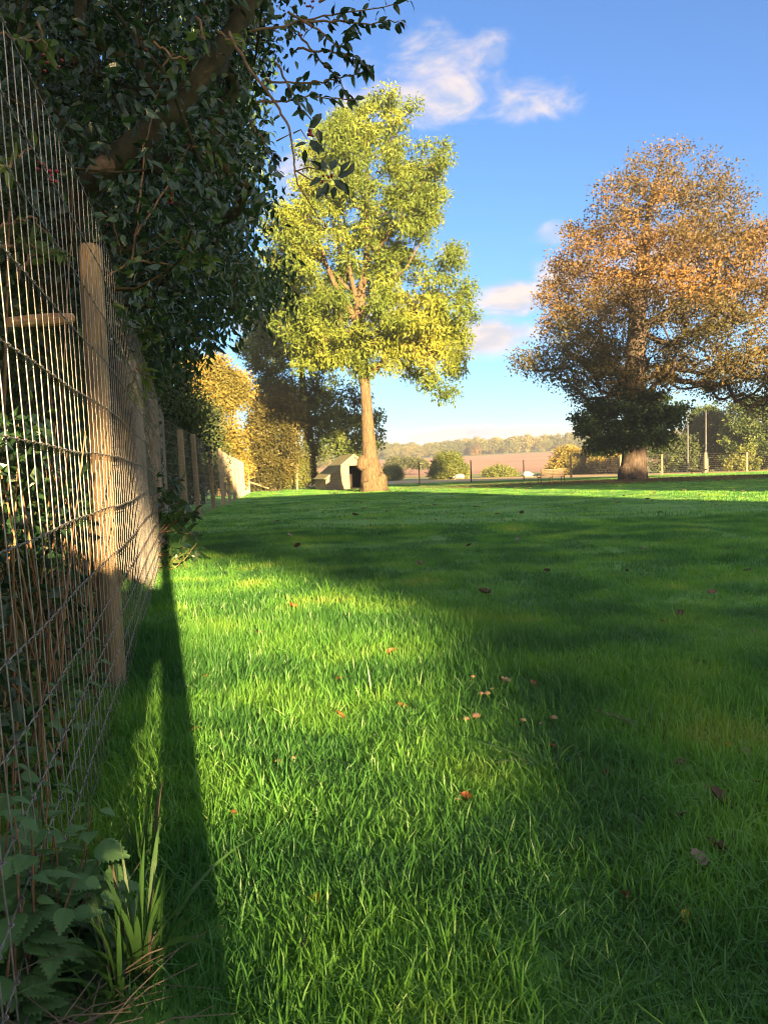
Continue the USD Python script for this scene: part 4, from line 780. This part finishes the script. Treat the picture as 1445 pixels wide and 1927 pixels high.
for k in range(120):
    z = rr.uniform(.1, 2.1); a = rr.uniform(0, 6.28); c = fpt(10.2, z, .07) + np.array([cos(a), sin(a), 0]) * .075
    part(IV, 'leaf', leaves([c], [[cos(a) * .4, sin(a) * .4, -1]], [[cos(a), sin(a), .4]], .075, .065, detail=4)[:2], MT['laurel'])

# ------------------------------------------------------------------ nettles, coarse tufts
def nettle_leaf(b, D, N, L, rr):
    D = unit(D); S = unit(np.cross(D, N)); N = np.cross(S, D); t = np.linspace(0, 1, 10); w = .36 * L * np.sin(np.pi * t ** .62) * (1 - .12 * t); V, F = [b], []
    mid = [b + D * L * q - N * L * .22 * q ** 2 for q in t]
    V = list(mid)
    for s in (1, -1):
        for i, q in enumerate(t):
            saw = 1.0 if i % 2 == 0 else 1.0
            V.append(mid[i] + S * s * w[i] * saw + N * w[i] * .18)
            if i < 9: tq = q + .085; V.append(b + D * L * (tq + .03) - N * L * .22 * tq ** 2 + S * s * ((w[i] + w[i + 1]) * .5 + .012 * L) * 1.26 + N * w[i] * .12)
    V = np.array(V)
    for s in (0, 1):
        o = 10 + s * 19
        for i in range(9):
            a, c, d, e = i, o + 2 * i, o + 2 * i + 1, o + 2 * i + 2
            F += [[a, c, a + 1], [c, e, a + 1], [c, d, e]]
    return V, np.array(F)
def nettle(base, top, seed, label, L0=.062, pairs=7):
    rr = np.random.default_rng(seed); b, t = np.asarray(base, float), np.asarray(top, float); T = thing('nettle', label, 'nettle', tuple(b), 'stinging nettles at the fence foot')
    s = np.linspace(0, 1, 8)[:, None]; p = b + (t - b) * s + np.cumsum(rr.normal(0, .004, (8, 3)), 0); part(T, 'stem', tube(p, np.linspace(.0035, .0015, 8), 5), MT['twig'], smooth=True)
    for k in range(pairs):
        u = (k + 1.2) / (pairs + .2); c = p[0] + (p[-1] - p[0]) * u; c = np.array([np.interp(u * 7, np.arange(8), p[:, q]) for q in range(3)]); a = k * 1.57 + rr.uniform(-.4, .4); L = L0 * rr.uniform(.8, 1.15) * (1.05 - .55 * max(u - .6, 0) / .4)
        for q in (0, math.pi):
            D = np.array([cos(a + q), sin(a + q), rr.uniform(-.45, .15)]); part(T, 'leaf', nettle_leaf(c + unit(D) * .018, D, np.array([0, 0, 1.0]) + rr.normal(0, .2, 3), L, rr), MT['nettle'])
NT = [((60, 1900), (75, 1610), 1.32), ((100, 1880), (118, 1560), 1.40), ((150, 1860), (150, 1600), 1.48), ((30, 1900), (20, 1500), 1.30), ((110, 1900), (170, 1680), 1.36), ((190, 1830), (205, 1640), 1.52), ((-10, 1900), (-5, 1640), 1.24), ((60, 1850), (55, 1480), 1.50), ((140, 1830), (125, 1640), 1.42), ((20, 1930), (60, 1700), 1.22), ((90, 1900), (110, 1720), 1.30), ((10, 1500), (15, 1370), 1.75), ((60, 1500), (80, 1290), 1.95), ((110, 1420), (130, 1230), 2.3), ((150, 1380), (165, 1120), 2.6), ((180, 1380), (185, 1180), 2.8),
      ((70, 1880), (90, 1470), 1.36), ((130, 1860), (165, 1530), 1.42), ((40, 1900), (45, 1540), 1.26), ((160, 1850), (190, 1575), 1.46), ((100, 1890), (95, 1590), 1.34), ((20, 1860), (25, 1440), 1.42), ((75, 1900), (140, 1660), 1.28), ((0, 1900), (15, 1560), 1.22)]
NL = ['nettle at the left edge below the bright mesh', 'tall nettle rising in front of the mesh left of the lit grass strip', 'nettle beside the lit grass strip', 'tall nettle at the left picture edge', 'nettle leaning right over the coarse grass tuft', 'nettle with sun catching its right hand leaves', 'nettle cut off by the left picture edge', 'tall nettle standing against the wire mesh', 'short nettle amid the nettle clump', 'low nettle near the bottom left corner', 'low nettle leaning to the right above dry stems', 'nettle behind the mesh at left edge halfway up', 'nettle threading through the mesh above the clump', 'nettle at the mesh left of the near post foot', 'nettle growing high beside the near timber post', 'nettle at the foot of the near timber post',
      'highest nettle of the clump in front of the mesh', 'nettle in the right half of the clump pointing at the lit strip', 'nettle low in the left half of the clump', 'rightmost tall nettle of the clump', 'nettle in the heart of the clump', 'high nettle at the left edge just above the clump', 'nettle bending right over the dry stems', 'nettle half cut off at the bottom left edge']
for k, ((a, b), (c, d), Y) in enumerate(NT):
    top = at(c, d, Y); bb = at(a, b, Y); bb[2] = float(ground(bb[0], bb[1])) - .01; nettle(bb, top, 300 + k, NL[k], .068 if k < 11 or k > 15 else .055)
def tuft(px, Y, n, L, w, seed, label, lean=.5, mat='coarse_grass'):
    rr = np.random.default_rng(seed); c = at(px, 1700, Y); c[2] = float(ground(c[0], c[1])); T = thing('grass_tuft', label, 'grass tuft', tuple(c))
    for k in range(n):
        a = rr.uniform(0, 6.28); d = np.array([cos(a), sin(a), 0]); l = L * rr.uniform(.55, 1.15); le = abs(rr.normal(0, lean)) + .1; s = np.linspace(0, 1, 7)
        p = c + d * rr.uniform(0, .05) + d * (le * l * s ** 1.7)[:, None] + np.array([0, 0, 1]) * (l * (s - .45 * min(le, 1.2) * s ** 2.6))[:, None]; p[0, 2] -= .02
        sd = unit(np.cross(d, [0, 0, 1]) + rr.normal(0, .3, 3)); wd = w * rr.uniform(.6, 1.2) * np.array([.5, .8, 1, 1, .85, .5, .03]) / 2
        v = np.vstack([p - sd * wd[:, None], p + sd * wd[:, None] + np.array([0, 0, .001])]); f = np.array([[[i, i + 1, i + 8], [i, i + 8, i + 7]] for i in range(6)]).reshape(-1, 3)
        part(T, 'blade', (v, f), MT[mat] if rr.uniform() > .08 else MT['straw'])
tuft(255, 1.36, 46, .26, .011, 401, 'coarse broad bladed grass tuft at the bottom left', .45)
tuft(215, 1.30, 24, .22, .009, 402, 'smaller coarse grass tuft at the bottom left corner', .6)
tuft(270, 1.75, 22, .20, .007, 403, 'thin tall grass tuft in the lit strip', .3)
tuft(1040, 2.2, 26, .13, .005, 404, 'longer bluish grass tuft bent over on the shaded lawn', 1.0)
tuft(1230, 2.5, 26, .13, .005, 405, 'second longer grass tuft bent over on the shaded lawn at right', 1.0)
DG = thing('dry_grass', 'matted dry grass stems at the bottom left corner', 'dry grass', tuple(fpt(1.2, 0, 0)))
rr = np.random.default_rng(406)
for k in range(90):
    c = at(rr.uniform(-20, 210), 1850, rr.uniform(1.05, 1.4)); c[2] = float(ground(c[0], c[1])) + rr.uniform(.0, .05); a = rr.uniform(0, 6.28); l = rr.uniform(.08, .26); d = np.array([cos(a), sin(a), rr.uniform(-.05, .5)])
    part(DG, 'stem', tube([c, c + d * l * .5 + [0, 0, .01], c + d * l - [0, 0, .01]], [.0018, .0015, .0008], 4), MT['straw'])

# ------------------------------------------------------------------ fallen leaves, toadstools, litter
MT['leaf_orange'] = leafmat('leaf_orange', [(.22, .07, .022), (.32, .115, .035), (.42, .19, .07)], trans=.3, nscale=30)
MT['leaf_brown'] = leafmat('leaf_brown', [(.06, .038, .022), (.12, .068, .04), (.20, .12, .075)], trans=.2, nscale=30)
MT['leaf_yellow'] = leafmat('leaf_yellow', [(.50, .30, .02), (.62, .40, .04)], trans=.3, nscale=30)
MT['leaf_pale'] = leafmat('leaf_pale', [(.22, .17, .135), (.34, .27, .22)], trans=.2, nscale=30)
MT['litter'] = leafmat('litter', [(.12, .085, .05), (.20, .14, .085), (.30, .22, .14)], trans=.2, nscale=3)
MT['cap'] = roughmat('toadstool_cap', [(.22, .13, .075), (.36, .23, .14)], scale=60, bump=.1, dist=.001, rough=.55)
MT['stipe'] = roughmat('toadstool_stem', [(.28, .21, .14), (.38, .30, .22)], scale=60, bump=.1, dist=.001)
def curl_leaf(rr, L, W, curl):
    n, m = 9, 5; V = []
    for i in range(n):
        t = i / (n - 1); w = W / 2 * math.sin(math.pi * t ** .8) ** .7 * (1 + .18 * sin(t * 19)) + .0008
        for j in range(m):
            s = j / (m - 1) * 2 - 1; V.append([L * (t - .5), s * w, curl * (abs(s) ** 1.6 * w * 1.2 + (t - .5) ** 2 * L * .9) + rr.normal(0, .0012)])
    f = [[i * m + j, (i + 1) * m + j, (i + 1) * m + j + 1, i * m + j + 1] for i in range(n - 1) for j in range(m - 1)]; F = np.array(f)
    return np.array(V), np.vstack([F[:, [0, 1, 2]], F[:, [0, 2, 3]]])
def fallen(px, py, size, mat, label, seed, lift=.022, group='fallen leaves on the lawn'):
    rr = np.random.default_rng(seed); g = gp(px, py + 6); d = np.linalg.norm(g - EYE); L = size * .88 * d / FPX; V, F = curl_leaf(rr, L, L * rr.uniform(.45, .7), rr.uniform(.3, 1.0))
    a, b, c = rr.uniform(0, 6.28), rr.uniform(-.5, .5), rr.uniform(-.5, .5)
    Rz = np.array([[cos(a), -sin(a), 0], [sin(a), cos(a), 0], [0, 0, 1]]); Rx = np.array([[1, 0, 0], [0, cos(b), -sin(b)], [0, sin(b), cos(b)]]); Ry = np.array([[cos(c), 0, sin(c)], [0, 1, 0], [-sin(c), 0, cos(c)]])
    o = ray(px, py); hgt = lift + .02 * min(d / 6, 1); P0 = g + np.array([0, 0, hgt]); t = (P0 - EYE) @ _f / (o @ _f); P0 = EYE + o * t; P0[2] = max(P0[2], float(ground(P0[0], P0[1])) + hgt)
    V = V @ (Rz @ Rx @ Ry).T
    T = thing('fallen_leaf', label, 'leaf', tuple(P0), group); part(T, 'blade', (V + P0, F), MT[mat], smooth=True)
    stem = np.array([[-L * .5, 0, 0], [-L * .68, L * .03, .004], [-L * .85, L * .1, .0]]) @ (Rz @ Rx @ Ry).T + P0; part(T, 'stalk', tube(stem, [L * .016, L * .013, L * .01], 5), MT['twig'])
FL = [(552, 1148, 24, 'leaf_orange', 'orange leaf lying alone near the top of the sunlit patch'), (738, 1236, 24, 'leaf_orange', 'bright orange leaf in the middle of the sunlit patch'), (637, 1286, 20, 'leaf_orange', 'small orange brown leaf left of the middle of the sunlit patch'),
      (641, 1357, 24, 'leaf_orange', 'orange leaf tilted up among sunlit blades'), (757, 1337, 22, 'leaf_orange', 'orange leaf nearest the toadstools in the sun'), (597, 1716, 34, 'leaf_yellow', 'vivid yellow orange leaf in the near grass'), (598, 1742, 26, 'leaf_pale', 'pale folded leaf under the vivid yellow leaf'),
      (572, 1800, 34, 'leaf_brown', 'curled brown leaf just below the vivid yellow leaf'), (1313, 1634, 46, 'leaf_pale', 'large pale curled leaf on the shaded grass at right'), (1345, 1612, 40, 'leaf_brown', 'brown leaf just behind the large pale curled leaf'), (1354, 1520, 50, 'leaf_brown', 'big crumpled brown leaf at the right'),
      (1282, 1550, 26, 'leaf_brown', 'small dark leaf left below the big crumpled brown leaf'), (1180, 1706, 34, 'leaf_brown', 'dark curled leaf in the deep shade lower right'), (1291, 1746, 28, 'leaf_yellow', 'dull yellow round leaf at the lower right'), (1371, 1418, 22, 'leaf_yellow', 'yellow leaf on the shaded lawn at right'),
      (1404, 1429, 22, 'leaf_pale', 'small pale leaf beside the yellow leaf at right'), (1140, 1470, 26, 'leaf_brown', 'dull brown leaf in the middle of the shaded lawn'), (1177, 1463, 20, 'leaf_brown', 'small brown leaf close right of the dull brown leaf'), (950, 1292, 26, 'leaf_pale', 'pinkish crumpled leaf behind the toadstools'), (1004, 1294, 24, 'leaf_orange', 'russet leaf right of the pinkish crumpled leaf'),
      (1040, 1416, 18, 'leaf_orange', 'rust leaf right below the toadstools'), (878, 1514, 26, 'leaf_orange', 'russet leaf at the right edge of the sun'), (862, 1520, 16, 'leaf_pale', 'tiny pale leaf beside the russet leaf at the edge of the sun'), (910, 1121, 30, 'leaf_brown', 'brown leaf on the shaded lawn above the sunlit patch'), (365, 1386, 22, 'leaf_brown', 'brown leaf in the narrow shadow band'), (385, 1282, 20, 'leaf_orange', 'orange leaf at the left edge of the sunlit patch'),
      (1340, 1120, 24, 'leaf_brown', 'brown leaf far right on the shaded lawn'), (1280, 1163, 24, 'leaf_brown', 'brown leaf on the far shaded lawn left of the far right one'), (490, 1200, 30, 'leaf_brown', 'dead brown patch leaf at the left of the sunlit patch'), (1425, 1487, 24, 'leaf_brown', 'brown leaf at the right picture edge'), (440, 1545, 18, 'leaf_orange', 'small red brown leaf by the near edge of the narrow shadow band'),
      (790, 1066, 20, 'leaf_pale', 'pale leaf far out on the lawn left of centre'), (968, 1155, 18, 'leaf_pale', 'pale leaf on the lawn right of the sunlit patch top'), (1092, 1248, 16, 'leaf_brown', 'small red brown leaf on the shaded lawn beyond the toadstools'), (560, 1030, 20, 'leaf_brown', 'brown leaf far out on the left lawn'), (1278, 1450, 24, 'leaf_brown', 'brown leaf left of the yellow leaf at right')]
for k, (px, py, sz, m, lab) in enumerate(FL): fallen(px, py, sz, m, lab, 500 + k)
rr = np.random.default_rng(555); k = 0
for cx, where in ((520, 'below the far fence corner'), (705, 'below the ash trunk'), (870, 'below the sheep by the round bush'), (1035, 'below the garden bench'), (1190, 'below the oak trunk'), (1370, 'below the black trough')):
    for ry, band in ((965, 'far out'), (1020, 'midway out'), (1085, 'nearer'), (1180, 'nearest')):
        if cx < 900 and ry > 1030 or (cx == 1035 and ry > 1100): continue
        m, c = (('leaf_brown', 'brown'), ('leaf_pale', 'pale'), ('leaf_brown', 'dark'))[k % 3]
        fallen(cx + rr.uniform(-60, 60), ry + rr.uniform(-15, 15), rr.uniform(9, 17), m, f'small {c} leaf {band} on the shaded lawn {where}', 600 + k, .02, 'small dry leaves scattered over the far lawn'); k += 1
def toadstool(px, py, cap, h, label, seed):
    import trimesh
    rr = np.random.default_rng(seed); g = gp(px, py + 5); 
    Y = g[1]; c = at(px, py, Y); c[2] = max(c[2], float(ground(c[0], c[1])) + h * .6); r = cap * np.linalg.norm(g - EYE) / FPX / 2; b = np.array([c[0] + rr.uniform(-.004, .004), c[1], float(ground(c[0], c[1])) - .01])
    T = thing('toadstool', label, 'mushroom', tuple(b), 'little tan toadstools in the grass')
    a = np.linspace(0, math.pi / 2, 7); prof = [(1e-4, r * .62)] + [(r * sin(t), r * .62 * cos(t)) for t in a[1:]] + [(r * .98, -r * .08), (r * .55, r * .06), (r * .12, r * .02)]
    m = trimesh.creation.revolve(np.array(prof), sections=18); part(T, 'cap', (m.vertices + c, m.faces), MT['cap'], smooth=40)
    part(T, 'stem', tube([b, (b + c) / 2 + rr.normal(0, .002, 3), c + [0, 0, r * .1]], [r * .17, r * .14, r * .13], 8), MT['stipe'], smooth=True)
TS = [(890, 1288, 9, .075, 'tall thin toadstool at the back of the group'), (905, 1317, 10, .06, 'small toadstool left of the pale lit one'), (917, 1317, 12, .06, 'pale lit toadstool behind the largest one'), (896, 1361, 17, .06, 'largest toadstool in the sun'), (877, 1364, 13, .05, 'toadstool close left of the largest one'), (984, 1366, 11, .05, 'shaded toadstool right of the group'), (1018, 1372, 9, .045, 'narrow shaded toadstool left of the last one'), (1043, 1365, 13, .06, 'last shaded toadstool on the right with tilted cap'), (926, 1305, 7, .05, 'tiny toadstool behind the pale lit one'), (826, 1240, 8, .045, 'lone toadstool deep in the sunlit grass'), (523, 1443, 11, .045, 'brown toadstool in the lit grass on the left'), (552, 1437, 9, .045, 'smaller brown toadstool right of the left one')]
for k, t in enumerate(TS): toadstool(*t, seed=700 + k)
rr = np.random.default_rng(77); n = 9000
x = np.concatenate([rr.normal(16, 6.5, n), rr.uniform(-3, 28, 500)]); y = np.concatenate([rr.normal(45.5, 4.2, n), rr.uniform(14, 60, 500)]); k = (y < 58) & (y > 12); x, y = x[k], y[k]
instancer('/World/leaf_litter', [curl_leaf(np.random.default_rng(q), .16, .10, .6) for q in range(3)], np.stack([x, y, ground(x, y) + .075], 1), rr.integers(0, 3, len(x)), rr.uniform(0, 6.28, len(x)), rr.uniform(.35, .9, len(x)), MT['litter'], 'brown fallen leaves strewn under the oak', 'leaf litter')

# ------------------------------------------------------------------ the evening air
HZ = usdkit.material(stage, '/World/Looks/haze', {'v': ('principled_volume', {'color': (.80, .89, .98), 'density': .00055, 'anisotropy': .2})}, volume='v.volume')
import trimesh
hb = trimesh.creation.box((5600, 4800, 34)); hb.apply_translation((0, 1700, -4 + 17))
single('haze', (hb.vertices, hb.faces), HZ, kind='stuff')
